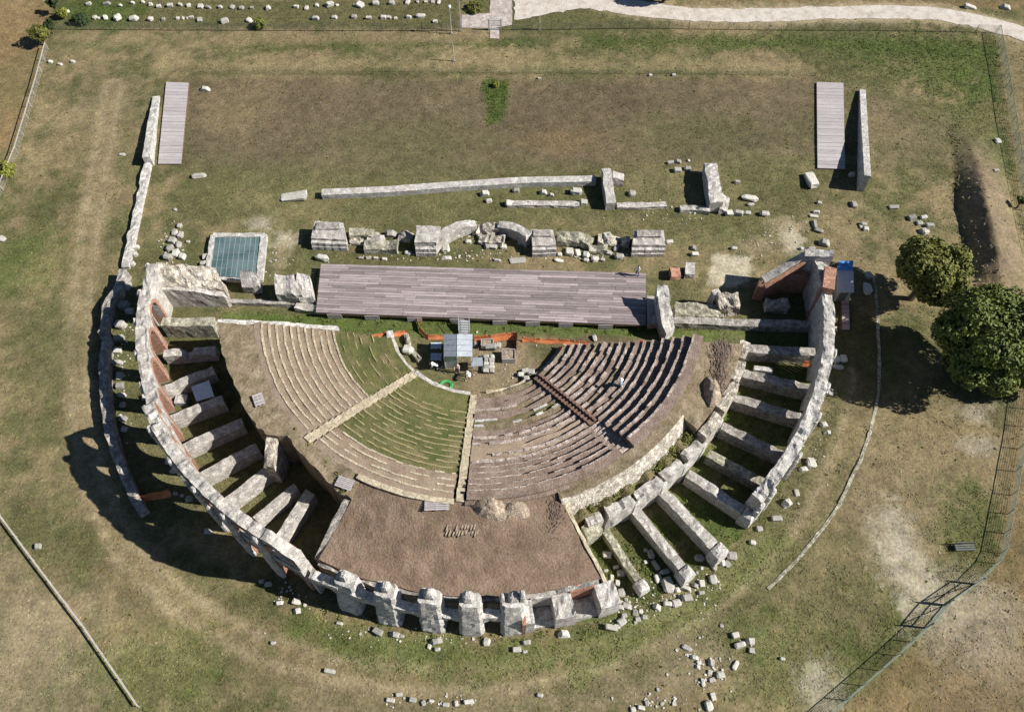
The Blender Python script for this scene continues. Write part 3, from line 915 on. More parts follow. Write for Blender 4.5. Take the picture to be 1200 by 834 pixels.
# ------------------------------------------------------------------ earth terraces and the mound behind the seats
def patch(name, label, a0, a1, f0, f1, zf, m, na=60, nr=10, kind='structure', base=-.1, amp=.12, smooth=False):
    mb = MB()
    P = []
    for i_ in range(na + 1):
        a = a0 + (a1 - a0) * i_ / na
        p0, p1 = f0(a), f1(a)
        ring = []
        for j in range(nr + 1):
            t_ = j / nr
            x, y = p0[0] + (p1[0] - p0[0]) * t_, p0[1] + (p1[1] - p0[1]) * t_
            ring.append((x, y, zf(a, t_) + amp * 2 * (fbm(x, y, .9, 3) - .5)))
        P.append([(p0[0], p0[1], base)] + ring + [(p1[0], p1[1], base)])
    mb.loft(P)
    o = mb.build(name, m, smooth=smooth)
    return setp(o, label, kind=kind)
seat_rim = lambda a: pk(22.07, math.degrees(math.atan2(pc(24, a)[1] - KY, pc(24, a)[0] - KX)))
def span(a, lo, hi, t0, t1): return t0 + (t1 - t0) * (a - lo) / (hi - lo)
def west_out(a):
    r = float(np.interp(a, [-165, -150, -138, -134.5, -132.5, -124, -117], [26.85, 26.9, 27.3, 27.0, 25.9, 26.5, 27.2]))
    return pc(r + .35 * (float(vnoise(a, 3, 1, .9)) - .5), a)
patch('earth_terrace', 'dry brown earth walkway above the western seats', -164.9, -114.6, lambda a: seat_rim(span(a, -164.9, -114.6, -162.6, -114.6)), west_out, lambda a, t_: 5.05 + .45 * t_ - .8 * max(0, (a + 124) / 9) * t_, 'terrace', 90, 9)
def mound_z(a, t_): return 5.1 - 1.75 * t_ - .25 * math.sin(math.pi * t_)
patch('earth_mound', 'bare brown earth slope between the seats and the ruined arcade', -115, -72.5, lambda a: seat_rim(span(a, -115, -72.5, -114.4, -75.6)), lambda a: pc(32.7 + .25 * (float(vnoise(a, 1, 4, .4)) - .5), a), mound_z, 'earth', 80, 26, amp=.10)
rim2 = lambda a: (lambda p: (p[0], p[1]))(seat_rim(a))
def off(f, d): return lambda a: (lambda p: (p[0] + d * math.cos(R(a)), p[1] + d * math.sin(R(a))))(f(a))
patch('earth_terrace', 'brown rubble rim above the eastern seats', -75.5, -43.0, rim2, off(rim2, 1.2), lambda a, t_: 5.25 - .1 * t_, 'terrace', 60, 3, amp=.14)
east_flank = patch('masonry_core', None, -75.3, -43.0, off(rim2, 1.18), off(rim2, 2.15), lambda a, t_: 5.1 - 1.9 * t_, 'rubble', 90, 5, kind='structure', amp=.30)
setp(east_flank, 'pale crumbling masonry flank below the eastern seats', kind='structure')
patch('weedy_ledge', 'weedy earth ledge behind the eastern inner wall', -75.0, -42.6, off(rim2, 2.05), lambda a: pc(26.0 + .025 * (-a - 18), a), lambda a, t_: 3.35 - .1 * t_ + .25 * math.sin(a * 1.3), 'ledge', 70, 6, amp=.25)
patch('earth_terrace', 'raised brown earth terrace above the far eastern rows', -43.2, -19.6, lambda a: rim2(span(a, -43.2, -19.6, -43.2, -23.2)), lambda a: pc(26.25, a), lambda a, t_: 5.1 - .7 * t_, 'terrace', 50, 7, amp=.24)

# ================================================================== OUTER RING
PH = [-4.5, -10.5, -16.6, -22.8, -28.8, -36.5, -43.4, -49, -54.9, -61.2, -67.7, -73.3, -79.8, -85.8, -91.5, -97, -103.1, -108.9, -115, -120.6, -126.3, -132.2, -138.2, -144.2, -150.4, -156.5, -162.7, -168.8, -174.6, -180.4]
def ruin_top(z, amp=.35):
    return lambda a: z + amp * 2 * (float(vnoise(a * .6, z, 3, .9)) - .5) + amp * (float(vnoise(a * .6, z, 5, 3.3)) - .5)
def bay(parent, a0, a1, r0, r1, zb, zt, half, sill, spring, m='stone', brick=True, pil=True, name='arcade_bay', rin=None):
    """one bay of wall with a round-headed opening (half = half width in degrees)"""
    ac = (a0 + a1) / 2
    S = []
    rm = (r0 + r1) / 2
    n_ = 3
    for i_ in range(n_ + 1):
        a = a0 + (ac - half - a0) * i_ / n_
        S.append((a, zb, zt(a)))
    if half:
        if sill > zb + .01:
            pass
        S.append((ac - half, spring, zt(ac - half)))
        hw = half * rm * .01745
        for i_ in range(1, 12):
            t_ = -1 + 2 * i_ / 12
            S.append((ac + half * t_, spring + hw * math.sqrt(max(0, 1 - t_ * t_)), zt(ac + half * t_)))
        S.append((ac + half, spring, zt(ac + half)))
    for i_ in range(n_ + 1):
        a = ac + half + (a1 - ac - half) * i_ / n_
        S.append((a, zb, zt(a)))
    mb = MB()
    arc_strip(mb, S, r0, r1)
    w = mb.build(name, m, parent)
    if half and sill > zb + .01:
        mb = MB()
        arc_strip(mb, [(ac - half * 1.02, zb, sill), (ac, zb, sill), (ac + half * 1.02, zb, sill)], r0 + .06, r1 - .06)
        mb.build('sill_wall', m, w)
    if half and brick:
        # ring of brick lining the opening, a little proud of both faces
        mb = MB()
        rings = []
        hw = half * rm * .01745
        for i_ in range(-1, 14):
            th_ = math.pi * min(max(i_, 0), 12) / 12
            dz_ = (zb + .12 - spring + max(0, sill - zb)) if i_ in (-1, 13) else 0
            o_ = []
            for rr0, rho in ((r0 - .05, hw - .02), (r0 - .05, hw + .34), (r1 + .05, hw + .34), (r1 + .05, hw - .02)):
                aa_ = ac - rho * math.cos(th_) / rm * 57.2958
                x, y = pc(rr0, aa_)
                o_.append((x, y, spring + dz_ + rho * math.sin(th_)))
            rings.append(o_)
        mb.loft(rings)
        mb.build('brick_arch', 'brick', w)
    if pil:
        mb = MB()
        x, y = pc(r1 + .17, a0)
        zt_ = min(zt(a0), zt(a0 + .5)) - .25
        weathered(mb, (x, y), (.5, .95), R(a0), zb, zt_, .93, .10, a0, 10)
        x, y = pc(r1 + .20, a0)
        mb.box((x - .08 * math.cos(R(a0)), y - .08 * math.sin(R(a0)), zt_ - .6), (.5, 1.05, .22), R(a0), jit=.06)
        mb.build('pilaster', 'stone_white', w)
    return w
x, y = pc(33.4, -150)
west = thing('arcade_wall', 'tall pale curved western arcade wall with brick-lined arches', 'ruined wall', (x, y))
edges = [a for a in PH if a <= -114.9]
for a1, a0 in zip(edges[:-1], edges[1:]):
    tall = a0 > -151
    low_t = ruin_top(5.6, .12) if not tall else (lambda a: 5.25)
    if a0 < -179: low_t = ruin_top(5.3, .25)
    bay(west, a0, a1, 33.45, 34.5, 0, low_t, 2.25 if a0 > -176 else 0, 0, 3.55 if not tall else 2.7, 'stone')
    if tall:
        top = ruin_top(9.3, .22)
        if a0 < -147: top = (lambda a: 8.6 + .5 * (float(vnoise(a, 2, 2, 1.2)) - .5) - .0 * a) 
        up = (lambda a, f=top, s0=a0: f(a) - (max(0, (-148.6 - a)) * .9 if a < -148.6 else 0) - (max(0, a + 118.5) * .4))
        bay(west, a0, a1, 33.5, 34.42, 5.24, up, 1.9, 6.0, 7.0, 'stone', name='upper_bay')
# broken end of the tall wall stepping down to the south
def rough_blocks(mb, c, size, rot, course=.6, jit=.10, taper=.92):
    """a pier of heaped, uneven courses"""
    z = 0
    n_ = max(1, int(round(size[2] / course)))
    for k_ in range(n_):
        h = size[2] / n_
        t_ = 1 - (1 - taper) * k_ / max(1, n_ - 1)
        nb = 2 if size[0] * t_ > 1.2 else 1
        cut = random.uniform(-.15, .15)
        for b in range(nb):
            L = size[0] * t_ / nb
            o = (b - (nb - 1) / 2) * L + (cut if nb == 2 else 0) * (0)
            dx = o + random.uniform(-jit, jit)
            dy = random.uniform(-jit, jit)
            cx_ = c[0] + dx * math.cos(rot) - dy * math.sin(rot)
            cy_ = c[1] + dx * math.sin(rot) + dy * math.cos(rot)
            mb.box((cx_, cy_, c[2] + z + h / 2), (L * random.uniform(.94, 1.03), size[1] * t_ * random.uniform(.9, 1.05), h + .03), rot + random.uniform(-.05, .05), jit=.06)
        z += h
def pier_thing(a, label, zt, r_in=33.0, r_out=35.1, w=2.1, arch=True):
    x, y = pc((r_in + r_out) / 2, a)
    t = thing('ruined_pier', label, 'pier', (x, y), 'freestanding ruined piers of the southern arcade')
    sd = a * 1.37
    rd = random.Random(int(-a * 10))
    mb = MB()
    rings = []
    nz = 16
    for k_ in range(nz + 1):
        u = k_ / nz
        z = zt * .93 * u
        d_, c_ = 2.15 - .95 * u ** 1.2, 34.05 - .42 * u ** 1.2
        w_ = w * (1 - .16 * u) * (1 + rd.uniform(-.045, .045)) * (.93 if k_ == nz else 1)
        sh = rd.uniform(-.05, .05)
        x0, y0 = pc(c_, a)
        ca, sa = math.cos(R(a)), math.sin(R(a))
        ring = []
        for j in range(20):
            th_ = 2 * math.pi * j / 20
            x, y = math.cos(th_), math.sin(th_)
            m_ = max(abs(x), abs(y)) ** .93
            x, y = x / m_ * d_ / 2, y / m_ * w_ / 2 + sh
            e = 1 + .18 * (float(vnoise(x + a, y * 1.2, z * .9, 1.2)) - .5) + .13 * (float(vnoise(x + a, y, z, 3.0)) - .5)
            x, y = x * e, y * e
            ring.append((x0 + x * ca - y * sa, y0 + x * sa + y * ca, z + (.5 * (float(vnoise(x + a, y, 3, 1.0)) - .5) if k_ >= nz - 1 else 0)))
        rings.append(ring)
    mb.loft(rings)
    mb.build('pier_body', 'stone_white', t)
    mb = MB()
    o_ = rd.uniform(-.25, .25)
    weathered(mb, pc(33.5, a + o_), (.95, w * rd.uniform(.4, .6)), R(a), zt * .82, zt * 1.07, .8, .2, a + 4, 12)
    mb.build('broken_top', 'stone_white', t)
    return t
PIERS = [(-108.9, 'ruined pier in blue shade nearest the tall western wall', 5.6), (-103.1, 'second ruined pier from the tall western wall, with a bright knob on top', 6.1),
         (-96.9, 'leaning ruined pier third from the tall western wall', 6.3), (-91.5, 'broad square-topped ruined pier in the middle of the southern side', 6.2),
         (-85.8, 'two-pronged ruined pier next to the low brick niches', 5.9)]
for a, l, z in PIERS:
    pier_thing(a, l, z)
# the two upright prongs on the last pier
last = [o for o in bpy.data.objects if o.get('label') == PIERS[-1][1]][0]
for da, h in ((-1.35, 6.5), (1.35, 6.9)):
    mb = MB()
    weathered(mb, pc(33.55, -85.8 + da), (.75, .5), R(-85.8), 5.2, h, .8, .2, da, 10)
    mb.build('prong', 'stone_white', last)
AR = [(-115.2, -108.9, 4.7, 1), (-108.9, -103.1, 4.2, 1), (-103.1, -96.9, 3.9, 1), (-96.9, -91.5, 3.5, 0), (-91.5, -85.8, 3.4, 0)]
names = ['broken arch in shade joining the tall wall to the first ruined pier', 'broken arch between the first and second ruined piers', 'thin broken arch between the second pier and the leaning pier',
         'thin lintel wall between the leaning pier and the square-topped pier', 'thin lintel wall between the square-topped and two-pronged piers']
for (a0, a1, z, rnd_), l in zip(AR, names):
    x, y = pc(34.1, (a0 + a1) / 2)
    t = thing('broken_arch', l, 'arch', (x, y), 'remains of arches between the southern piers')
    bay(t, a0 + .9, a1 - .9, 33.75, 34.5, 0, ruin_top(z, .3), 1.75, 0, z - 2.1 if rnd_ else z - 2.0, 'stone_white', brick=False, pil=False, name='arch_wall')
# back wall of the ambulatory under the mound edge
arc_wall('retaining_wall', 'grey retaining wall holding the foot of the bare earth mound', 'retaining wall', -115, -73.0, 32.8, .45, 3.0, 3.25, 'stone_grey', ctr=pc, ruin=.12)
# low restored end with two niches
x, y = pc(34, -78)
nich = thing('niche_wall', 'low pale restored wall with two shadowed niches below the mound', 'wall', (x, y))
for a0, a1, m in ((-84.3, -83.0, 'stone_white'), (-80.1, -77.3, 'stone'), (-73.8, -70.9, 'stone_white')):
    mb = MB()
    arc_strip(mb, [(a0 + (a1 - a0) * i_ / 5, 0, 2.9 + .1 * random.random()) for i_ in range(6)], 33.0, 35.0, nz=3, jit=.06)
    mb.build('pier', m, nich)
for a0, a1, z0 in ((-83.1, -80.0, .5), (-77.4, -73.7, .9)):
    mb = MB()
    arc_strip(mb, [(a0 + (a1 - a0) * i_ / 5, 0, z0) for i_ in range(6)], 33.2, 34.8, nz=1, jit=.04)
    mb.build('niche_floor', 'stone_white', nich)
    mb = MB()
    arc_strip(mb, [(a0 + (a1 - a0) * i_ / 6, 0, 3.15) for i_ in range(7)], 32.6, 33.15, nz=2, jit=.05)
    mb.build('niche_back', 'brick' if a0 > -78 else 'stone', nich)
mb = MB()
mb.box((*pc(34.0, -84.4), 1.6), (2.2, .28, 3.2), R(-84.4), jit=.05)
mb.build('brick_quoin', 'brick', nich)

# eastern low arcade wall
x, y = pc(33.4, -18)
east = thing('arcade_wall', 'low pale curved eastern arcade wall, open to the radial walls', 'ruined wall', (x, y))
def east_top(a):
    z = 4.9 + .35 * (float(vnoise(a * .5, 3, 7, 1.0)) - .5) + .3 * (float(vnoise(a * .5, 3, 8, 3.0)) - .5)
    return z - max(0, (-41 - a)) * .2
eb = [2.2] + [p for p in PH if p >= -44] + [-46.0]
for a1, a0 in zip(eb[:-1], eb[1:]):
    half = 1.7 if -44 < a0 < -12 else 0
    bay(east, a0, a1, 33.45, 34.5, 0, east_top, half, 0, 2.5, 'stone_white', brick=False, pil=a0 < -12)

# ================================================================== RADIAL WALLS
def radial(p0, p1, zi, zo, w, label, m, end=None, gap=False):
    t0, t1 = Vector((*G(*p0, zi), 0)), Vector((*G(*p1, zo), 0))
    c = (t0 + t1) / 2
    t = thing('radial_wall', label, 'wall', (c.x, c.y), 'radial walls of the substructure')
    n_ = 12
    path = []
    for i_ in range(n_ + 1):
        u = i_ / n_
        p = t0 + (t1 - t0) * u
        path.append((p.x, p.y, zi + (zo - zi) * u - (.8 if gap and .48 < u < .62 else 0)))
    wall('wall_body', path, w * .84, m, t, ruin=.12, jit=.06, step=.4, nz=3)
    if end:
        d = (t1 - t0).normalized()
        mb = MB()
        weathered(mb, (t1.x + d.x * .6, t1.y + d.y * .6), (1.2, w * 1.35), math.atan2(d.y, d.x), 0, zo + .1, .96, .08, t1.x)
        mb.build('end_pier', 'stone_white', t)
    return t
ordn = ['first', 'second', 'third', 'fourth', 'fifth', 'sixth', 'seventh', 'eighth', 'ninth', 'tenth', 'eleventh', 'twelfth', 'thirteenth', 'fourteenth', 'fifteenth', 'sixteenth', 'seventeenth', 'eighteenth', 'nineteenth', 'twentieth',
        'twenty-first', 'twenty-second', 'twenty-third', 'twenty-fourth', 'twenty-fifth', 'twenty-sixth', 'twenty-seventh', 'twenty-eighth', 'twenty-ninth', 'thirtieth']
for i_, (p0, p1, z0, z1, w, m, end, ex) in enumerate([
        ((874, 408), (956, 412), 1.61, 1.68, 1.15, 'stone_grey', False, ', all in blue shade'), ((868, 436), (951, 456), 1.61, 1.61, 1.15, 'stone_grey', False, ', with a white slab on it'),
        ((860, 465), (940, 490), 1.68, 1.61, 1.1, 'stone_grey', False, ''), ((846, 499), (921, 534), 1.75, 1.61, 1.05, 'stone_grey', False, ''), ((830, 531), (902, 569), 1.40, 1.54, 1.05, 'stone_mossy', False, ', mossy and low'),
        ((806, 554), (871, 597), 1.68, 1.75, 1.05, 'stone', True, ', ending in a broken white pier'), ((768, 566), (837, 639), 1.75, 1.82, 1.15, 'stone', True, ', with a large clean end block'),
        ((741, 593), (799, 664), 1.54, 1.54, 1.05, 'stone', True, ', its clean end block among loose stones'), ((710, 622), (748, 679), 1.12, 1.05, .85, 'stone_mossy', True, ', low and crumbling beside the mound')]):
    radial(p0, p1, z0, z1, w, ordn[i_] + ' radial wall from the stage on the eastern side' + ex, m, end)
for i_, (p0, p1, z0, z1, w) in enumerate([((250, 377), (190, 377), 2.24, 2.10, 1.25), ((252, 409), (192, 414), 1.54, 1.54, 1.0), ((250, 433), (190, 457), 1.54, 1.54, 1.1), ((262, 468), (198, 491), 1.54, 1.54, 1.15), ((284, 494), (213, 526), 1.54, 1.54, 1.2),
        ((302, 523), (237, 558), 1.54, 1.54, 1.2), ((314, 551), (266, 589), 1.54, 1.54, 1.2), ((347, 570), (299, 609), 1.54, 1.54, 1.0), ((363, 576), (322, 640), 1.82, 1.68, 1.15)]):
    ex = (', broad and mossy', ', broken through in the middle', '', ', beside the pale blue canopy', '', '', ', below the vault stub', ', all in deep shade', ', brightly lit beside the mound')[i_]
    radial(p0, p1, z0, z1, w, ordn[i_] + ' radial wall from the stage on the western side' + ex, 'stone_mossy' if i_ == 0 else 'stone', False, i_ == 1)
# stub of vault standing in the dark breach below the western seats
wall('vault_stub', pxpath([(319, 505, 5.2), (318, 515, 5.1), (317, 530, 4.3), (314, 546, 3.6)], 5), .95, 'rubble', None, ruin=.3, jit=.14)
setp(bpy.data.objects['vault_stub'], 'bright broken vault stub standing in the dark breach below the western seats', 'masonry stub')
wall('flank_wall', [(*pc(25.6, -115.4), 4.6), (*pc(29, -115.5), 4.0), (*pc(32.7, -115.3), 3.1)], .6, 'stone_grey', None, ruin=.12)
setp(bpy.data.objects['flank_wall'], 'grey flank wall along the western side of the earth mound', 'wall')
wall('mound_curb', [(*pc(24.6, -75.0), 4.95), (*pc(27.5, -73.9), 4.3), (*pc(30.3, -72.9), 3.75), (*pc(33.0, -72.1), 3.35)], .32, 'edge', None, ruin=.05)
setp(bpy.data.objects['mound_curb'], 'thin pale curb along the eastern edge of the earth mound', 'curb')

# inner ring wall of the eastern half, in stretches between doorways
seg = [(-18.2, -22.6), (-23.2, -28.7), (-29.2, -36.2), (-37.4, -42.8), (-43.9, -48.7), (-49.7, -54.7), (-55.4, -61.0), (-61.8, -67.5), (-68.4, -71.2)]
x, y = pc(26.1, -40)
inner = thing('inner_ring_wall', 'pale crumbling inner ring wall with doorways behind the eastern seats', 'ruined wall', (x, y))
for i_, (b, a) in enumerate(seg):
    z = 4.2 if i_ < 4 else 3.55 if i_ < 8 else 3.0
    n_ = 8
    path = [(*pc(26.3 + .025 * (-a - 18), a + (b - a) * k_ / n_), z + .10 * (random.random() - .5)) for k_ in range(n_ + 1)]
    wall('wall_stretch', path, .95, 'rubble' if i_ < 4 else 'stone', inner, ruin=.14, jit=.12, step=.3, nw=4)
for a in (-17.6, -22.9, -28.9, -36.8, -43.3, -49.2, -55.0, -61.4):
    mb = MB()
    weathered(mb, pc(26.8 + .025 * (-a - 18), a), (.5, .9), R(a), 0, 3.0, .9, .15, a, 10)
    mb.build('doorway_jamb', 'stone_white', inner)
# masonry outcrop bridging the breach near the raised terrace
wall('breach_slab', pxpath([(806, 486), (826, 494)], 3.9), 2.0, 'stone_grey', None, ruin=.15, batter=.1)
setp(bpy.data.objects['breach_slab'], 'grey slab of fallen vault at the corner of the eastern terrace', 'masonry slab')
wall('low_wall_end', pxpath([(690, 612, 2.7), (698, 626, 2.3)], 2.5), 1.6, 'stone_mossy', None, ruin=.2)
setp(bpy.data.objects['low_wall_end'], 'square mossy block of masonry at the end of the weedy ledge', 'masonry block')

# ================================================================== LOW OUTER WALL OF THE WESTERN SIDE
n_ = 30
path = [(*pc(39.3 + (.5 if k_ > 3 and k_ < 9 else 0), -184 + 42.5 * k_ / n_), 1.15 if k_ < 24 else .8) for k_ in range(n_ + 1)]
wall('ring_wall', path, .85, 'stone_grey', None, ruin=.18, jit=.1, step=.5)
setp(bpy.data.objects['ring_wall'], 'low curved grey outer wall west of the tall arcade', 'low wall')
wall('boundary_wall', pxpath([(146, 312), (153, 282), (162, 240), (172, 195), (178, 160)], .55), .8, 'stone_white', None, ruin=.12, jit=.1)
setp(bpy.data.objects['boundary_wall'], 'low white rubble wall running north from the western ring wall', 'low wall')
wall('ramp_wall', pxpath([(171, 184, 1.5), (176, 150, 1.0), (183, 113, .25)], 1), .85, 'stone_white', None, ruin=.05, jit=.04, nz=2)
setp(bpy.data.objects['ramp_wall'], 'pale tapering wall beside the western timber walkway', 'wall')
wall('ramp_wall', pxpath([(1017, 206, 2.5), (1014, 160, 1.5), (1011, 105, .35)], 1), .75, 'stone_white', None, ruin=.03, jit=.03, nz=2)
setp(bpy.data.objects['ramp_wall.001'], 'smooth pale wedge-shaped wall beside the eastern timber walkway', 'wall')
wall('curb_line', pxpath([(1024, 322), (1028, 360), (1031, 420), (1030, 460), (1022, 500), (1008, 540), (984, 590)], .10), .30, 'stone_mossy', None, ruin=.06, jit=.06)
setp(bpy.data.objects['curb_line'], 'thin half-buried stone curb curving east of the theatre', 'curb')
wall('curb_line', pxpath([(986, 588), (965, 618), (935, 655), (900, 690)], .05), .28, 'stone_mossy', None, ruin=.05, jit=.05)
setp(bpy.data.objects['curb_line.001'], 'almost buried pale southern stretch of the eastern curb', 'curb')

# ================================================================== TIMBER STAGE AND WALKWAYS
def deck(name, label, cat, corners, z, nrow, along, m, group=None, joints=(2.2, 3.6), th=.07, gap=.03, frame='wood', slope=None):
    """planks laid over a quadrilateral (P00, P10, P11, P01); along=True: planks run from side 0 to side 1"""
    P = [Vector((*G(*c, z), z)) for c in corners]
    c = sum(P, Vector()) / 4
    t = thing(name, label, cat, (c.x, c.y), group)
    org = Vector((c.x, c.y, 0))
    q = lambda u, v: P[0] * (1 - u) * (1 - v) + P[1] * u * (1 - v) + P[2] * u * v + P[3] * (1 - u) * v
    for i_ in range(nrow):
        v0, v1 = i_ / nrow, (i_ + 1) / nrow
        L = (P[1] - P[0]).length
        u = 0.0
        cuts = [0.0]
        if joints:
            u = random.uniform(.2, 1) * joints[0] / L
            while u < 1 - .6 * joints[0] / L:
                cuts.append(u)
                u += random.uniform(*joints) / L
        cuts.append(1.0)
        for u0, u1 in zip(cuts[:-1], cuts[1:]):
            g = gap / 2
            W = (P[3] - P[0]).length / nrow
            a, b, c2, d = q(u0 + g / L, v0 + g / W / nrow), q(u1 - g / L, v0 + g / W / nrow), q(u1 - g / L, v1 - g / W / nrow), q(u0 + g / L, v1 - g / W / nrow)
            dz = random.uniform(-.015, .015)
            mb = MB()
            mb.prism([(k_.x, k_.y) for k_ in (a, b, c2, d)], [k_.z - th for k_ in (a, b, c2, d)], [k_.z + dz for k_ in (a, b, c2, d)])
            mb.build('plank', m, t)
    mb = MB()
    for k_ in range(4):
        a, b = P[k_], P[(k_ + 1) % 4]
        cc = sum(P, Vector()) / 4
        a2, b2 = a + (cc - a) * .02, b + (cc - b) * .02
        mb.beam((a2.x, a2.y, z - th - .13), (b2.x, b2.y, z - th - .13), .12, .2)
    for u in np.linspace(.06, .94, max(2, int((P[1] - P[0]).length / 4))):
        a, b = q(float(u), .02), q(float(u), .98)
        mb.beam((a.x, a.y, z - th - .12), (b.x, b.y, z - th - .12), .10, .18)
    mb.build('joist_frame', frame, t)
    return t, q
stage, sq = deck('timber_stage', 'long weathered mauve-grey timber stage in front of the theatre', 'stage', [(376, 309), (757, 320), (757, 381), (370, 366)], .95, 20, True, 'plank', joints=(3.2, 6.0))
mb = MB()
for u in np.linspace(.02, .98, 15):
    for v in (.03, .5, .97):
        p = sq(float(u), v)
        mb.box((p.x, p.y, .34), (.16, .16, .68))
mb.build('support_posts', 'wood', stage)
for u in (.055, .17, .30, .43, .56, .66, .76, .88):
    p = sq(u, 1.0)
    mb = MB()
    mb.box((p.x, p.y - .04, .42), (1.5, .06, .72))
    mb.build('front_panel', 'plank_grey', stage)
deck('timber_walkway', 'grey slatted walkway beside the tapering western wall', 'walkway', [(194.5, 96), (221, 97), (212, 192), (185, 192)], .22, 24, True, 'plank_grey', 'slatted walkways behind the stage', joints=None)
deck('timber_walkway', 'grey slatted walkway beside the wedge-shaped eastern wall', 'walkway', [(957, 96), (988.5, 97), (990.5, 198), (958, 197)], .22, 25, True, 'plank_grey', 'slatted walkways behind the stage', joints=None)

# ================================================================== STAGE BUILDING
def mass(name, label, cat, poly, zs, m, base=0.0, jit=.12, course=None, group=None, parent=None, sub=5, amp=.22):
    """lump of masonry over a quadrilateral given by its top corners in the photo; zs = corner heights"""
    P = [Vector((*G(*c, z), z)) for c, z in zip(poly, zs)]
    mb = MB()
    rings = []
    N_ = sub * 2
    for i_ in range(N_ + 1):
        u = i_ / N_
        ring = []
        for j in range(sub + 1):
            v = j / sub
            p = P[0] * (1 - u) * (1 - v) + P[1] * u * (1 - v) + P[2] * u * v + P[3] * (1 - u) * v
            ring.append(Vector((p.x, p.y, p.z + amp * 2 * (float(vnoise(p.x, p.y, 1, 1.3)) - .5) + amp * (float(vnoise(p.x, p.y, 4, 3.1)) - .5))))
        a, b = ring[0], ring[-1]
        lo = [Vector((a.x, a.y, base + (a.z - base) * f)) for f in (0, .33, .66)]
        hi = [Vector((b.x, b.y, base + (b.z - base) * f)) for f in (.66, .33, 0)]
        rings.append([rough(tuple(k_), jit) for k_ in lo + ring + hi])
    mb.loft(rings)
    c = sum(P, Vector()) / 4
    if parent is not None:
        return mb.build(name, m, parent)
    o = mb.build(name, m, None, (c.x, c.y, 0))
    return setp(o, label, cat, group)
mass('masonry_block', 'large rough pale masonry mass at the western end of the stage', 'masonry', [(184, 309), (252, 313), (262, 338), (190, 338)], (5.0, 3.4, 2.4, 3.2), 'rubble', jit=.2, sub=8, amp=.3)
wall('facing_wall', pxpath([(190, 336, 3.2), (225, 338, 2.9), (262, 344, 2.0), (266, 348, 1.2)], 3), .7, 'stone', None, ruin=.15, nz=4)
setp(bpy.data.objects['facing_wall'], 'grey rough front face of the masonry mass at the western stage end', 'wall')
mass('masonry_block', 'stepped pale masonry stub at the corner of the glass cover', 'masonry', [(281, 317), (301, 320), (304, 335), (283, 336)], (2.0, 2.2, 1.4, 1.2), 'stone', jit=.12, sub=4, amp=.2)
mass('masonry_block', 'square rough masonry block beside the western end of the timber stage', 'masonry', [(322, 321), (352, 322), (354, 345), (323, 344)], (2.3, 2.3, 2.0, 2.0), 'stone', jit=.12, sub=5, amp=.22)
mass('masonry_block', 'tall white shard of masonry touching the timber stage', 'masonry', [(348, 319), (362, 322), (368, 348), (349, 349)], (2.7, 2.5, 1.4, 1.6), 'stone_white', jit=.14, sub=4, amp=.25)
wall('low_front_wall', pxpath([(262, 352), (300, 353), (345, 355)], .55), .5, 'stone_grey', None, ruin=.05, jit=.05)
setp(bpy.data.objects['low_front_wall'], 'low grey front wall below the western stage-end masonry', 'low wall')
wall('low_front_wall', pxpath([(346, 358), (370, 361), (398, 363)], .6), .8, 'stone', None, ruin=.08, jit=.06)
setp(bpy.data.objects['low_front_wall.001'], 'short pale rubble wall under the stage corner', 'low wall')
wall('seat_end_wall', pxpath([(255, 376, 5.2), (300, 378, 4.5), (350, 381, 3.4), (396, 385, 2.6)], 3), .5, 'stone_white', None, ruin=.1, jit=.08)
setp(bpy.data.objects['seat_end_wall'], 'pale wall closing the stage end of the western seats', 'wall')

# pedestals and niches of the stage front
def pedestal(poly, zs, label, step=True, m='stone'):
    P = [Vector((*G(*c, z), z)) for c, z in zip(poly, zs)]
    c = sum(P, Vector()) / 4
    t = thing('pedestal', label, 'pedestal', (c.x, c.y), 'large pedestals of the ruined stage front')
    mass('pedestal_core', None, None, poly, zs, m, jit=.06, sub=5, amp=.08, parent=t)
    # facing of squared blocks, proud of the core on the south side
    a, b = P[3], P[2]
    n_ = 5
    for row in range(2):
        for k_ in range(n_):
            p = a + (b - a) * ((k_ + .5) / n_)
            mb = MB()
            mb.box((p.x, p.y - .16 - .12 * (1 - row), .28 + .52 * row), ((b - a).length / n_ * .97, .42, .54), 0, jit=.03)
            mb.build('facing_block', 'stone_white', t)
    if step:
        mid = (P[0] + P[1]) / 2 + (P[3] - P[0]) * .28
        mb = MB()
        mb.box((mid.x, mid.y, zs[0] + .04), ((P[1] - P[0]).length * .8, .9, .22), 0, jit=.06)
        mb.build('top_course', 'stone_grey', t)
    return t
pedestal([(369, 259), (402, 261), (406, 281), (364, 279)], (1.6, 1.6, 1.4, 1.4), 'westernmost big square pedestal of the ruined stage front')
pedestal([(488, 264), (516, 265), (511, 284), (486, 284)], (1.9, 1.9, 1.8, 1.8), 'big pedestal joined to the curved white niche wall', step=False)
pedestal([(622, 269), (648, 269), (652, 287), (624, 288)], (1.7, 1.7, 1.4, 1.4), 'big pedestal at the east end of the dark curved niche')
pedestal([(743, 270), (778, 270), (780, 287), (741, 287)], (1.8, 1.8, 1.5, 1.5), 'easternmost big square pedestal of the ruined stage front')
wall('niche_wall', pxpath([(506, 287, 1.2), (515, 277, 1.5), (524, 269, 1.7), (536, 264, 1.6), (550, 261, 1.3), (558, 262, 1.0)], 1.5), 1.0, 'stone', None, ruin=.1)
setp(bpy.data.objects['niche_wall'], 'curved pale niche wall arching east from a pedestal', 'curved wall')
wall('niche_wall', pxpath([(584, 263, 1.2), (598, 264, 1.5), (610, 268, 1.7), (620, 276, 1.7)], 1.5), .95, 'stone_white', None, ruin=.15)
setp(bpy.data.objects['niche_wall.001'], 'curved pale niche wall with deep shade under it', 'curved wall')
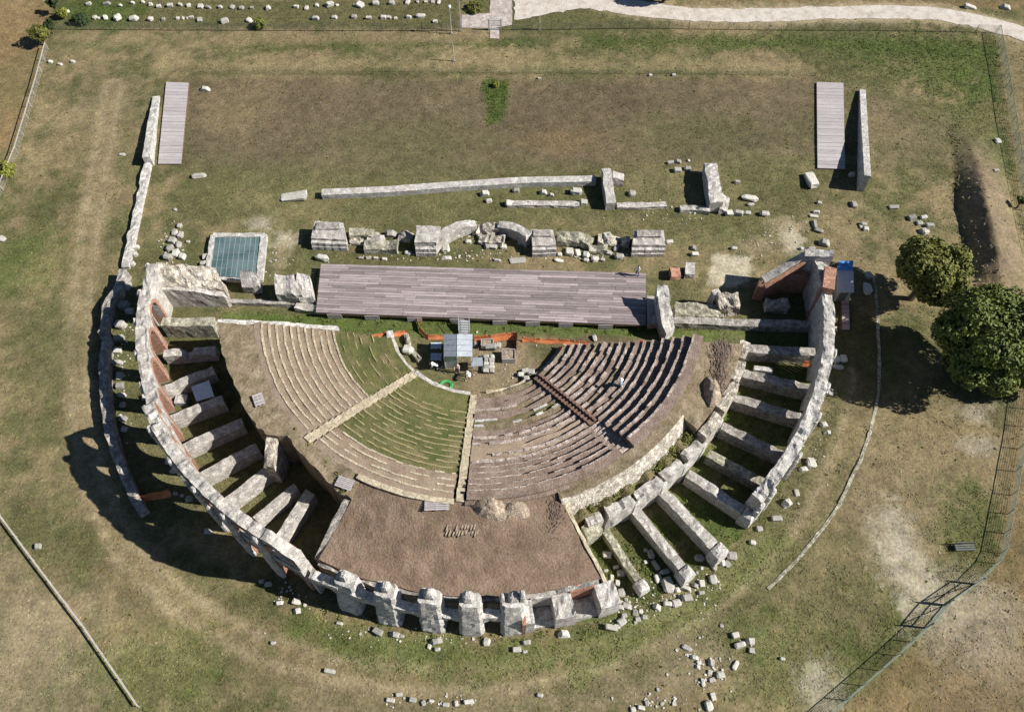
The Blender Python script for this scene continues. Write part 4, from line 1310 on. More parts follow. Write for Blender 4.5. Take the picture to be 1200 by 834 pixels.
wall('footing_wall', pxpath([(409, 272), (425, 271), (437, 273)], .9), 1.1, 'stone_mossy', None, ruin=.12)
setp(bpy.data.objects['footing_wall'], 'low mossy footing beside the westernmost pedestal', 'low wall')
wall('footing_wall', pxpath([(426, 287), (445, 286), (466, 287)], .8), 1.4, 'stone_mossy', None, ruin=.2)
setp(bpy.data.objects['footing_wall.001'], 'broad mossy footing of stacked courses in the middle west of the stage front', 'low wall')
wall('footing_wall', pxpath([(430, 279), (450, 280)], .7), 1.0, 'stone', None, ruin=.2)
setp(bpy.data.objects['footing_wall.002'], 'short pale footing behind the broad stacked one', 'low wall')
wall('footing_wall', pxpath([(652, 278, .9), (668, 275, 1.3), (682, 277, 1.1), (692, 284, .8)], .9), 1.3, 'stone_mossy', None, ruin=.35, jit=.18)
setp(bpy.data.objects['footing_wall.003'], 'heaped mossy rubble footing east of the dark niche', 'low wall')
wall('footing_wall', pxpath([(690, 290), (712, 291)], .6), .9, 'stone_mossy', None, ruin=.2)
setp(bpy.data.objects['footing_wall.004'], 'small mossy footing between rubble and the easternmost pedestal', 'low wall')

for pts, z, w, l in (([(467, 276), (484, 277)], .45, 1.2, 'low rubble link between the broad stacked footing and the second pedestal'), ([(556, 266), (570, 268), (584, 267)], .6, 1.3, 'tumbled rubble wall joining the two curved niches'),
                     ([(562, 279), (590, 283)], .45, 1.1, 'low rubble course inside the curved niches'), ([(700, 279), (722, 281), (738, 283)], .5, 1.2, 'low rubble link running to the easternmost pedestal'), ([(410, 281), (428, 282)], .4, .9, 'short rubble course in front of the mossy footing')):
    o = wall('rubble_course', pxpath(pts, z), w, 'rubble', None, ruin=.45, jit=.22, step=.35)
    setp(o, l, 'rubble course')
# long beam wall, T-shaped stub, thick wall, courses behind the stage front
wall('long_wall', pxpath([(377, 225), (450, 222), (530, 216), (610, 211), (698, 209)], .75), .95, 'stone_white', None, ruin=.02, jit=.03, nz=2, step=.8)
setp(bpy.data.objects['long_wall'], 'long straight pale wall across the grass behind the stage front', 'long wall')
t = thing('wall_stub', 'T-shaped pale wall stub at the east end of the long wall', 'wall', G(714, 218))
wall('main_arm', pxpath([(711, 197, 1.6), (713, 215, 1.7), (716, 238, 1.2)], 1.5), 1.05, 'stone_white', t, ruin=.08)
wall('side_arm', pxpath([(718, 204, 1.4), (731, 208, 1.0)], 1.3), 1.1, 'stone_white', t, ruin=.12)
wall('thick_wall', pxpath([(833, 190, 1.7), (836, 212, 1.8), (840, 238, 1.5)], 1.7), 1.45, 'stone_white', None, ruin=.1, jit=.12)
setp(bpy.data.objects['thick_wall'], 'short thick white wall standing alone in the grass', 'wall')
mass('masonry_lump', 'broken grey lump at the foot of the thick white wall', 'masonry', [(846, 226), (856, 232), (853, 246), (843, 246)], (.8, .7, .6, .7), 'stone', jit=.12, sub=3)
for pts, l in (([(594, 238), (640, 238), (679, 239)], 'thin stone course between two squared blocks behind the stage front'), ([(723, 240), (750, 240), (781, 239)], 'thin stone course east of the T-shaped stub'), ([(797, 244), (815, 244), (832, 247)], 'broken rubble course by the thick white wall')):
    o = wall('stone_course', pxpath(pts, .38), .75, 'stone', None, ruin=.1 if 'rubble' not in l else .3, jit=.07)
    setp(o, l, 'stone course')

# pool-like glass cover over the excavation
P = [Vector((*G(*c, .45), .45)) for c in ((252, 278), (306, 278), (301, 326), (246, 322))]
c = sum(P, Vector()) / 4
gc = thing('glass_cover', 'teal glass cover of many panes over an excavated pit', 'glass cover', (c.x, c.y))
q = lambda u, v: P[0] * (1 - u) * (1 - v) + P[1] * u * (1 - v) + P[2] * u * v + P[3] * (1 - u) * v
NU, NV = 9, 5
for a in range(NU):
    for b in range(NV):
        k_ = [q((a + e) / NU, (b + f) / NV) for e, f in ((.03, .03), (.97, .03), (.97, .97), (.03, .97))]
        mb = MB()
        dz = random.uniform(-.01, .01)
        mb.prism([(p.x, p.y) for p in k_], [.40] * 4, [.43 + dz] * 4)
        mb.build('glass_pane', 'glass', gc)
mb = MB()
for a in range(NU + 1):
    s_, e_ = q(a / NU, 0), q(a / NU, 1)
    mb.beam((s_.x, s_.y, .405), (e_.x, e_.y, .405), .045, .09)
for b in range(NV + 1):
    s_, e_ = q(0, b / NV), q(1, b / NV)
    mb.beam((s_.x, s_.y, .40), (e_.x, e_.y, .40), .03, .09)
mb.build('glazing_bars', 'roof', gc)
mb = MB()
mb.prism([(p.x, p.y) for p in P], [.02] * 4, [.06] * 4)
mb.build('pit_floor', 'stone_grey', gc)
for s_, e_, w in ((P[0], P[1], .6), (P[1], P[2], .7), (P[2], P[3], .35), (P[3], P[0], .5)):
    d = (s_ - c).normalized() * .42, (e_ - c).normalized() * .42
    wall('stone_rim', [(s_.x + d[0].x, s_.y + d[0].y, .5), ((s_.x + e_.x) / 2 + (d[0].x + d[1].x) / 2, (s_.y + e_.y) / 2 + (d[0].y + d[1].y) / 2, .5), (e_.x + d[1].x, e_.y + d[1].y, .5)], w, 'stone_white', gc, ruin=.06, jit=.06, nz=1)

# eastern stage-end building: roofless brick room
x, y = G(935, 330)
room = thing('roofless_room', 'roofless brick-walled room at the eastern end of the stage', 'ruined room', (x, y))
wall('north_wall', pxpath([(943, 297, 5.2), (960, 296, 5.6), (977, 297, 5.8)], 5.5), .9, 'stone_white', room, ruin=.12, nz=5)
mb = MB()
n0, n1 = Vector(G(943, 297, 5.2)), Vector(G(976, 297, 5.8))
mb.box(((n0.x + n1.x) / 2 - .2, (n0.y + n1.y) / 2 - .58, 1.3), ((n1 - n0).length * .98, .3, 2.6), 0, jit=.05)
mb.build('brick_facing', 'brick', room)
dg = wall('sloping_wall', pxpath([(942, 299, 4.9), (930, 306, 4.3), (912, 317, 3.6), (894, 327, 3.0)], 4), .8, 'stone', room, ruin=.06, nz=4)
a_, b_ = Vector((*G(942, 299, 4.9), 0)), Vector((*G(894, 327, 3.0), 0))
d_ = (b_ - a_).normalized()
nrm = Vector((d_.y, -d_.x, 0))
if nrm.y > 0: nrm = -nrm
mb = MB()
for s_, e_, z0, z1 in ((0, .5, 4.6, 3.7), (.5, 1, 3.7, 2.7)):
    p0, p1 = a_ + (b_ - a_) * s_ + nrm * .46, a_ + (b_ - a_) * e_ + nrm * .46
    mb.prism([(p0.x, p0.y), (p1.x, p1.y), (p1.x + nrm.x * .2, p1.y + nrm.y * .2), (p0.x + nrm.x * .2, p0.y + nrm.y * .2)], 0, [z0, z1, z1 - .1, z0 - .1])
mb.build('brick_facing', 'brick', room)
wall('brick_end', pxpath([(895, 329, 3.0), (893, 336, 2.4)], 3), .9, 'brick', room, ruin=.1)
wall('brick_pier', pxpath([(974, 313, 5.75), (971, 338, 5.7)], 5.7), 1.15, 'brick', room, ruin=.03, jit=.04)
wall('cross_wall', pxpath([(906, 326, 2.3), (925, 322, 2.8), (960, 320, 3.2)], 1.8), .7, 'brick', room, ruin=.15)
mass('rubble_heap', None, None, [(898, 349), (922, 350), (924, 361), (900, 361)], (1.4, 1.3, 1.0, 1.0), 'rubble', jit=.16, sub=4, amp=.3, parent=room)
wall('front_parapet', pxpath([(786, 374, .9), (870, 378, .9), (925, 379, 1.0), (958, 380, 1.0)], .9), .9, 'stone_grey', room, ruin=.05, jit=.05)
# pier and walls between stage and room
wall('leaning_pier', pxpath([(776, 342, 3.1), (779, 358, 3.0), (783, 378, 2.3), (786, 388, 1.4)], 3), 1.2, 'stone_white', None, ruin=.15, jit=.13, nz=4)
setp(bpy.data.objects['leaning_pier'], 'tall pale broken wall at the eastern end of the timber stage', 'ruined pier')
mass('pier_crown', 'white knobbly lump topping the broken wall at the stage end', 'masonry', [(770, 334), (782, 334), (786, 347), (769, 348)], (3.7, 3.8, 3.3, 3.1), 'stone_white', base=2.0, jit=.15, sub=4, amp=.3)
mass('grassy_footing', 'broad mossy wall footing between the stage end and brick room', 'masonry', [(792, 353), (842, 357), (848, 371), (790, 370)], (1.5, 1.5, 1.1, 1.1), 'stone_mossy', jit=.13, sub=7, amp=.2)
mass('ruin_lump', 'jagged masonry lump with lit crest in front of brick room', 'masonry', [(841, 342), (864, 345), (868, 358), (843, 360)], (3.0, 2.7, 1.8, 1.9), 'rubble', jit=.2, sub=5, amp=.4)
wall('wall_spur', pxpath([(838, 339, 2.5), (842, 347, 2.4)], 2.5), .9, 'stone_white', None, ruin=.2, jit=.1)
setp(bpy.data.objects['wall_spur'], 'short white wall spur above the dark pit', 'wall')
mass('corner_block', 'dusty stone corner block at the east end of the timber stage', 'masonry', [(758, 346), (772, 347), (773, 379), (759, 379)], (1.3, 1.3, 1.0, 1.0), 'stone', jit=.1, sub=4, amp=.15)
mass('fallen_block', 'white squared block beside the brick fragment north of the stage end', 'stone block', [(804, 307), (815, 308), (814, 321), (803, 321)], (1.0, 1.0, .9, .9), 'stone_white', jit=.05, sub=2, amp=.05)
mass('brick_fragment', 'hollow dark-red brick fragment lying north of the stage end', 'brick fragment', [(785, 313), (799, 313), (798, 324), (787, 324)], (.8, .5, .5, .8), 'brick', jit=.08, sub=3, amp=.2)

# ================================================================== LOOSE STONES
def stone_variants(n_):
    out = []
    for k_ in range(n_):
        bm = bmesh.new()
        bmesh.ops.create_cube(bm, size=1.0)
        bmesh.ops.bevel(bm, geom=list(bm.edges), offset=.10 + .06 * (k_ % 3), segments=1, affect='EDGES')
        r_ = random.Random(40 + k_)
        for v in bm.verts:
            v.co += Vector((r_.uniform(-.07, .07), r_.uniform(-.07, .07), r_.uniform(-.06, .06)))
        if k_ % 4 == 3:      # a wedge-shaped fragment
            for v in bm.verts:
                if v.co.z > 0: v.co.x *= .6 + .2 * v.co.y
        for v in bm.verts: v.co.z += .5
        me = bpy.data.meshes.new('stone')
        bm.to_mesh(me)
        bm.free()
        me.materials.append(MT['block'])
        out.append(me)
    return out
SV = stone_variants(9)
def word(n_): return ordn[n_] if n_ < len(ordn) else str(n_ + 1) + 'th'
def on_mound(px, py):
    z = 4.5
    for _ in range(8):
        x, y = G(px, py, z)
        r_, a = math.hypot(x - CX, y - CY), math.degrees(math.atan2(y - CY, x - CX))
        p = seat_rim(a)
        r0_ = math.hypot(p[0] - CX, p[1] - CY)
        z = float(mound_z(a, np.clip((r_ - r0_) / (32.7 - r0_), 0, 1)))
    return z
def stones(group, where, items, axis='west', look=None, zbase=0.0, cat='stone block'):
    """items: photo (x, y, width, height[, turn]) of each stone; labels count them along one direction"""
    items = sorted(items, key=lambda p: {'west': p[0], 'north': p[1]}[axis])
    used = {}
    for k_, it in enumerate(items):
        px, py, w, h = it[:4]
        s_ = 11.5 * (1 + (417 - py) * math.tan(TILT) / FOC * -1)
        wm = max(.28, w / s_) * random.uniform(.88, 1.12)
        hm = min(1.3, max(.22, .62 * min(wm, h / s_ * 1.2)))
        dm = max(.45 * wm, (h / s_ - .55 * hm) / .80, .26)
        x, y = G(px, py, hm * .5 + zbase)
        o = bpy.data.objects.new('stone_block', SV[(k_ * 5 + int(px)) % len(SV)])
        COL.objects.link(o)
        o.location = (x, y, zbase + max(-.03, gz(x, y) - .04) - random.uniform(.0, .16) * hm)
        o.rotation_euler = (random.gauss(0, .12), random.gauss(0, .12), R(it[4]) if len(it) > 4 else random.uniform(-.25, .25))
        o.scale = (wm, dm, hm)
        size = 'long' if wm > 1.7 * dm else 'tall' if hm > 1.2 * wm else 'big' if w * h > 75 else 'small' if w * h < 28 else 'pale'
        lab = '%s stone, %s from the %s %s' % (size, word(k_), axis, where)
        setp(o, lab, cat, group)
stones('rear row of stones on the lawn', 'in the rear row on the north lawn', [(104, 4, 7, 5), (125, 4, 9, 5), (141, 6, 5, 4), (155, 3, 5, 4), (167, 2, 4, 4), (176, 5, 5, 5), (186, 7, 5, 5), (199, 6, 6, 6), (211, 5, 6, 5, -30), (221, 6, 5, 6),
   (235, 7, 6, 7), (244, 8, 8, 5, -25), (258, 8, 5, 5), (272, 8, 5, 7), (283, 9, 6, 6), (295, 9, 5, 4), (314, 9, 6, 7), (347, 8, 6, 5), (359, 9, 5, 7), (371, 6, 5, 5), (386, 5, 9, 7, 35), (395, 6, 4, 4), (416, 6, 4, 4), (422, 5, 9, 9, -30), (440, 3, 8, 7), (459, 3, 7, 6),
   (478, 2, 6, 8), (489, 2, 4, 5), (499, 2, 4, 4), (507, 2, 4, 5), (514, 2, 4, 7)])
stones('front row of stones on the lawn', 'in the front row on the north lawn', [(79, 13, 4, 4), (111, 20, 5, 6), (115, 21, 3, 4), (123, 20, 6, 7, 20), (138, 20, 10, 10, 30), (157, 21, 10, 8), (176, 22, 6, 7), (191, 22, 5, 6), (208, 21, 5, 5), (214, 21, 4, 5), (219.5, 21, 3, 4), (224.5, 20, 5, 4),
   (234, 23, 5, 7), (263, 24, 8, 7, 30), (292, 23, 6, 7, -30), (370, 21, 7, 6), (392, 20, 6, 6), (415, 19, 7, 7), (432, 21, 6, 5), (449.5, 20, 7, 6), (455.5, 20, 6, 5), (463.5, 21, 4, 4), (479, 20, 5, 5), (493, 18, 11, 6), (510, 25, 5, 5)])
stones('stones by the western fence', 'of three by the western fence', [(59, 72, 5, 5), (70, 75, 6, 4), (85, 72, 6, 5)])
stones('stones scattered on the back field', 'of those scattered on the field behind the stage', [(240, 104, 13, 6), (233, 206, 13, 6), (143, 181, 7, 4), (786, 190, 8, 5), (795, 189, 7, 6), (794, 199, 8, 8), (806, 197, 7, 7), (807, 188, 4, 4), (345, 230, 31, 6, 1), (568, 226, 12, 8), (573, 235, 7, 6), (597, 237, 11, 9), (605, 223, 8, 7),
   (637, 225, 8, 7), (646, 228, 6, 5), (675, 224, 13, 10), (684, 237, 8, 9), (741, 226, 9, 9), (632, 92, 4, 3), (762, 88, 4, 4), (790, 88, 4, 4), (864, 213, 6, 5), (879, 232, 18, 6), (880, 239, 8, 5), (999, 204, 8, 7)])
stones('row of blocks east of the thick wall', 'in the row east of the thick white wall', [(854, 249, 8, 8), (866, 249, 9, 8), (876, 249, 7, 6), (896, 249, 10, 8), (860, 290, 8, 5), (813, 290, 6, 7), (814, 297, 8, 6)])
stones('stones north of the brick room', 'between the eastern walkway and the brick room', [(951, 211, 10, 23, 5), (960, 237, 6, 5), (957, 248, 8, 5), (954, 253, 10, 3), (955, 262, 6, 11), (960, 269, 10, 6, -25), (967, 284, 11, 10, -25), (940, 291, 7, 5), (951, 291, 8, 5)], axis='north')
stones('stones on the eastern grass', 'on the grass below the earth ridge', [(1001, 239, 8, 10), (1048, 242, 10, 5), (1012, 262, 8, 6), (1015, 268, 6, 7), (1009, 265, 4, 6), (1070, 255, 9, 8), (1083, 254, 9, 6), (1078, 261, 7, 7), (1083, 270, 9, 7), (1090, 264, 8, 7), (1085, 272, 9, 7), (1169, 166, 6, 8), (1164, 204, 5, 4), (1137, 8, 12, 5, -10), (1179, 8, 11, 6, -20)])
stones('stones in the western corner', 'at the north-west corner of the theatre', [(210, 264, 6, 7), (205, 272, 7, 8), (211, 275, 7, 10), (202, 281, 8, 9), (209, 286, 7, 9), (199, 290, 9, 10), (196, 300, 10, 10), (206, 296, 8, 11), (213, 300, 8, 9), (158, 289, 9, 7), (156, 297, 9, 8), (154, 308, 9, 8), (241, 300, 8, 8), (239, 308, 9, 7), (220, 283, 4, 4), (205, 245, 4, 4)], axis='north')
stones('blocks in the western passage', 'in the passage west of the tall arcade', [(149, 335, 9, 13), (145, 357, 11, 12), (140, 380, 12, 12), (139, 396, 10, 9), (137, 410, 10, 9), (136, 424, 12, 8), (139, 440, 9, 11), (140, 452, 10, 9), (143, 462, 9, 8), (144, 474, 8, 8), (144, 490, 8, 8), (145, 502, 8, 8), (169, 465, 8, 8), (152, 365, 9, 8)], axis='north')
stones('stones at the foot of the tall wall', 'at the foot of the tall western wall', [(196, 541, 6, 6), (203, 552, 8, 6), (205, 578, 6, 5), (213, 580, 5, 4), (221, 584, 9, 8), (243, 622, 9, 8), (306, 680, 7, 6), (314, 684, 8, 7)], axis='north')
stones('stones before the southern piers', 'on the grass in front of the southern piers', [(347, 704, 9, 9), (348, 715, 9, 8), (357, 708, 5, 4), (327, 706, 9, 6), (398, 730, 7, 5), (443, 740, 11, 9, -30), (463, 743, 12, 8, -10), (471, 745, 5, 5), (511, 751, 15, 8), (513, 760, 7, 6), (503, 757, 5, 6), (571, 752, 8, 10), (617, 752, 12, 7), (606, 760, 10, 8), (615, 763, 6, 5), (661, 744, 14, 10)])
stones('stones at the mound end', 'in the heap beside the low niches', [(716, 735, 13, 9), (729, 728, 10, 10, 30), (731, 721, 8, 7), (723, 733, 7, 6), (728, 711, 9, 7), (734, 709, 13, 6, -20), (745, 718, 7, 8), (751, 716, 5, 6), (748, 725, 6, 6), (755, 722, 7, 7), (728, 694, 10, 11), (718, 691, 8, 8), (724, 683, 8, 8), (717, 677, 6, 9), (728, 671, 9, 9), (712, 650, 10, 9), (734, 702, 5, 5), (722, 664, 6, 5), (710, 668, 6, 5)])
stones('stones at the radial wall ends', 'around the outer ends of the south-eastern radial walls', [(763, 649, 8, 11), (757, 644, 5, 5), (757, 658, 5, 5), (769, 662, 6, 12, 30), (779, 670, 11, 7), (771, 677, 8, 11, 15), (783, 685, 13, 19), (794, 691, 7, 7), (804, 689, 10, 7, -25), (815, 686, 9, 6, -25), (822, 683, 7, 9), (836, 678, 9, 12), (822, 694, 9, 6), (804, 700, 11, 10), (793, 707, 10, 10, 15), (783, 707, 9, 8), (770, 711, 9, 8, -30), (820, 653, 12, 10), (837, 664, 6, 9, 30), (847, 659, 7, 8), (853, 660, 6, 8, 30), (858, 651, 12, 11), (822, 665, 5, 4), (846, 733, 4, 4)])
stones('stones outside the eastern arcade', 'along the outside of the eastern arcade', [(980, 420, 8, 11), (989, 420, 7, 10), (982, 430, 12, 6), (978, 385, 8, 7), (972, 459, 10, 10), (963, 468, 4, 5), (966, 497, 10, 8), (970, 506, 9, 6), (950, 542, 11, 13), (942, 549, 12, 7), (934, 577, 5, 9), (923, 589, 13, 11, 30), (911, 607, 10, 8), (890, 619, 8, 8), (882, 635, 7, 7), (1017, 338, 9, 16), (1018, 322, 7, 9)], axis='north')
stones('stones scattered on the southern meadow', 'on the meadow south of the worn track', [(805, 758, 12, 5, -25), (814, 770, 10, 6), (819, 776, 5, 6), (818, 781, 6, 5), (834, 776, 8, 9), (844, 791, 9, 9), (835, 796, 6, 6), (832, 787, 5, 6), (824, 799, 5, 9), (862, 744, 8, 8), (868, 755, 11, 9), (880, 750, 11, 10), (862, 779, 13, 5, 55), (836, 815, 6, 9), (831, 826, 9, 12), (790, 824, 5, 5), (758, 823, 6, 7), (751, 828, 8, 6), (742, 831, 6, 7), (771, 808, 4, 4), (881, 762, 6, 7), (917, 771, 7, 5)])
stones('stones along the southern track', 'beside the worn track at the southern edge', [(468, 813, 8, 6), (458, 820, 9, 6), (484, 819, 8, 7), (496, 823, 6, 7, 30), (505, 821, 5, 4), (534, 824, 5, 7), (549, 822, 11, 6), (523, 825, 7, 6), (633, 814, 7, 6), (386, 786, 12, 5), (320, 753, 6, 5)])
stones('lone stones on the western meadow', 'of two lone ones on the western meadow', [(2, 279, 7, 8), (43, 640, 8, 8)])
stones('stones along the stage front', 'of the loose ones along the stage front', [(423, 302, 6, 4), (432, 302, 6, 4), (440, 302, 6, 4), (450, 303, 8, 4), (478, 296, 8, 6), (524, 302, 12, 3), (377, 302, 14, 9, -10), (418, 283, 13, 5), (458, 273, 14, 10), (441, 274, 7, 6), (583, 305, 7, 4), (607, 305, 20, 4), (655, 305, 11, 4), (656, 298, 6, 6),
   (667, 295, 9, 12), (677, 296, 6, 10), (687, 298, 8, 9), (687, 304, 8, 6), (697, 303, 10, 9), (706, 304, 6, 5), (712, 277, 14, 12), (726, 300, 10, 9), (722, 291, 7, 9), (713, 296, 7, 7), (785, 283, 7, 6), (523, 291, 9, 12), (549, 283, 7, 6)])
stones('rubble inside the curved niches', 'among the rubble inside the curved niches', [(560, 266, 7, 8), (568, 268, 9, 12), (576, 272, 9, 13), (563, 276, 8, 8), (568, 282, 16, 6), (571, 288, 8, 8), (578, 288, 9, 7), (587, 282, 8, 8), (590, 289, 8, 7), (595, 272, 10, 6), (610, 283, 5, 8), (556, 272, 6, 9), (550, 270, 6, 6)])
stones('stones round the orchestra', 'in and around the orchestra', [(459, 396, 6, 12, 15), (463, 408, 9, 15, 20), (478, 409, 12, 12), (478, 398, 5, 9), (541, 466, 9, 8), (549, 470, 9, 7), (536, 470, 8, 7), (556, 466, 6, 6), (558, 402, 5, 6), (576, 406, 12, 9), (584, 404, 5, 8), (610, 438, 7, 7), (616, 434, 7, 7), (623, 436, 8, 9), (617, 443, 9, 7), (697, 395, 5, 8), (770, 411, 7, 6), (779, 411, 7, 7), (611, 462, 6, 4), (620, 458, 8, 4)], zbase=.1)

# chips and small rubble strewn about the ruins
mb = MB()
for (px, py, sx, sy, n_) in ((735, 712, 26, 18, 90), (800, 690, 40, 22, 110), (830, 780, 40, 28, 70), (520, 300, 110, 5, 90), (560, 275, 30, 10, 70), (700, 298, 35, 8, 60), (305, 300, 25, 20, 60), (900, 275, 40, 22, 70), (920, 320, 25, 12, 30), (470, 745, 120, 12, 60), (200, 285, 14, 22, 40),
                             (950, 500, 25, 60, 50), (330, 690, 25, 15, 30), (145, 430, 8, 80, 50), (570, 430, 50, 25, 70), (780, 250, 60, 10, 50), (770, 822, 40, 10, 40), (500, 820, 60, 8, 40), (625, 700, 20, 10, 0)):
    for _ in range(int(n_ * .8)):
        x, y = G(px + random.gauss(0, sx * .6), py + random.gauss(0, sy * .6))
        r_ = math.hypot(x - CX, y - CY)
        if r_ < 26 and y < -6: continue
        d = abs(random.gauss(.03, .05)) + .05
        mb.box((x, y, d * .25), (d * random.uniform(.8, 1.6), d, d * .8), random.uniform(0, 3), jit=d * .18)
setp(mb.build('rubble_chips', 'block'), 'small chips of pale stone strewn about the ruins', kind='stuff')

# ================================================================== TREES AND BUSHES
def leaf_cloud(blobs, n_, size, gap=.56):
    """many small leaf-clump faces spread through lumpy volumes"""
    vs, fs = [], []
    tot = sum(b[3] ** 2 for b in blobs)
    for (bx_, by_, bz_, br, fl) in blobs:
        m_ = int(n_ * br ** 2 / tot)
        d = rng.normal(size=(m_, 3))
        d /= np.linalg.norm(d, axis=1)[:, None]
        rad = br * (1 - .5 * rng.random(m_) ** 2.2)
        p = d * rad[:, None] * np.array([1, 1, fl]) + np.array([bx_, by_, bz_])
        keep_ = vnoise(p[:, 0] + bx_, p[:, 1], p[:, 2], 1.15 / max(.5, br * .45)) > gap - .16
        p, d = p[keep_], d[keep_]
        for q_, dd in zip(p, d):
            s_ = size * random.uniform(.45, 1.6)
            nr = Vector(dd) + Vector((random.gauss(0, .55), random.gauss(0, .55), random.gauss(.25, .5)))
            nr.normalize()
            a = nr.orthogonal().normalized()
            b = nr.cross(a)
            th_ = random.uniform(0, 6.283)
            a, b = a * math.cos(th_) + b * math.sin(th_), b * math.cos(th_) - a * math.sin(th_)
            c_ = Vector(q_)
            k_ = len(vs)
            vs += [c_ - a * s_, c_ + b * s_ * .55 + nr * s_ * .15, c_ + a * s_, c_ - b * s_ * .55 + nr * s_ * .1]
            fs.append((k_, k_ + 1, k_ + 2, k_ + 3))
    return vs, fs
def tree(name, label, x, y, h, r_, leaf, n_=9000, size=.2, group=None, flat=.8, trunk=True, cat='tree', seed=1, low=.35, lumps=30):
    t = thing(name, label, cat, (x, y), group)
    rd = random.Random(seed)
    zc_ = h - r_ * flat
    blobs = [(x, y, zc_ - .1 * r_, r_ * .78, flat)]
    for k_ in range(lumps):
        a = k_ * 2.4 + rd.uniform(-.4, .4)
        e = rd.uniform(-.55, .85)
        d = r_ * rd.uniform(.58, .80)
        blobs.append((x + d * math.cos(a) * math.cos(e), y + d * math.sin(a) * math.cos(e), max(low * h * .6 + .2 * r_, zc_ + d * math.sin(e) * flat), r_ * rd.uniform(.18, .33), .85))
    mb = MB()
    if trunk:
        mb.tube([(x, y, -.1), (x + .05, y - .03, .25 * h), (x - .08, y + .1, .55 * h), (x, y, .82 * h)], [.07 * r_ + .08, .055 * r_ + .06, .035 * r_ + .04, .02], 7)
        for b in blobs[1:9]:
            mb.tube([(x, y, h * rd.uniform(.25, .45)), ((x + b[0]) / 2, (y + b[1]) / 2, (h * .35 + b[2]) / 2 + .1), (b[0], b[1], b[2])], [.03 * r_ + .03, .02 * r_ + .02, .012], 5)
        mb.build('trunk', 'bark', t)
    vs, fs = leaf_cloud(blobs, n_, size)
    mb = MB()
    mb.v, mb.f, mb.m = [tuple(v) for v in vs], fs, [0] * len(fs)
    org = world_loc(t)
    me = bpy.data.meshes.new('crown')
    me.from_pydata([(p[0] - org.x, p[1] - org.y, p[2] - org.z) for p in mb.v], [], mb.f)
    me.materials.append(MT[leaf])
    o = bpy.data.objects.new('crown', me)
    COL.objects.link(o)
    o.parent = t
    return t
def at(px, py, z=0): return G(px, py, z)
x, y = at(1094, 312, 5.6); tree('leafy_tree', 'olive-green rounded tree beside the earth ridge', x, y, 8.6, 4.1, 'leaf_olive', 36000, .155, 'trees east of the arcade', seed=3)
x, y = at(1166, 392, 6.6); tree('leafy_tree', 'large deep green tree by the eastern fence', x, y, 11.0, 5.7, 'leaf', 60000, .17, 'trees east of the arcade', seed=5, lumps=42)
x, y = at(1212, 425, 3.5); tree('leafy_tree', 'lower dark green tree half out of view behind the large one', x, y, 6.0, 3.4, 'leaf', 18000, .16, 'trees east of the arcade', seed=8)
x, y = at(5, 199, .9); tree('round_bush', 'bright yellow-green bush on the western fence line', x, y, 1.9, 1.25, 'leaf_yellow', 2600, .13, 'bushes along the fences', seed=2, cat='bush', lumps=8)
x, y = at(48, 44, 1.2); tree('round_bush', 'dark bush at the north-west corner of the fence', x, y, 3.2, 1.5, 'leaf_olive', 2600, .13, 'bushes along the fences', seed=4, cat='bush', lumps=7)
x, y = at(304, 27, .8); tree('round_bush', 'low yellow-green bush at the edge of the north lawn', x, y, 1.5, 1.0, 'leaf_yellow', 1500, .12, 'bushes along the fences', seed=6, cat='bush', lumps=7)
x, y = at(72, 14, 1.0); tree('round_bush', 'narrow yellowish bush where the lawn meets the western fence', x, y, 1.7, .9, 'leaf_yellow', 1400, .12, 'bushes along the fences', seed=9, cat='bush', lumps=7)
x, y = at(556, 8, .6); tree('round_bush', 'olive bush beside the paved forecourt', x, y, 1.3, 1.3, 'leaf_olive', 2000, .12, 'bushes along the fences', seed=12, cat='bush', lumps=8)
x, y = at(581, 99, .3); tree('round_bush', 'small leafy weed clump at the tip of the bright green patch', x, y, .8, .6, 'leaf_yellow', 500, .1, 'bushes along the fences', seed=13, cat='bush', lumps=6, trunk=False)
x, y = at(1196, 237, 1.0); tree('round_bush', 'small dark bush against the eastern fence', x, y, 1.9, .6, 'leaf', 900, .12, 'bushes along the fences', seed=14, cat='bush', lumps=6)
x, y = at(95, 22, .6); tree('dark_shrub', 'wide very dark shrub standing in for a shadow at the western end of the lawn', x, y, 1.6, 1.3, 'leaf_cypress', 2600, .12, 'bushes along the fences', seed=15, cat='bush', lumps=8, trunk=False)  # added in place of a long dark shadow on the grass
x, y = at(790, -28, 3.0); tree('leafy_tree', 'dark tree beyond the gravel road at the top edge', x, y, 6.5, 3.6, 'leaf_cypress', 9000, .22, seed=16)
x, y = at(835, -14, 1.0); tree('leafy_tree', 'small bush beyond the gravel road beside the dark tree', x, y, 2.4, 1.6, 'leaf_olive', 2500, .15, seed=17, cat='bush', lumps=8)
for k_, (px, py) in enumerate([(62, 6), (70, -14), (56, 28)]):
    x, y = at(px, py, 1.5)
    tree('dark_shrub', ['dark upright hedge shrub at the top of the western fence', 'dark hedge shrub above the frame on the western fence', 'dark low hedge shrub where the hedge meets the corner bush'][k_], x, y, 2.6 - .5 * (k_ == 2), .85, 'leaf_cypress', 1500, .13, 'bushes along the fences', seed=20 + k_, cat='bush', lumps=7)

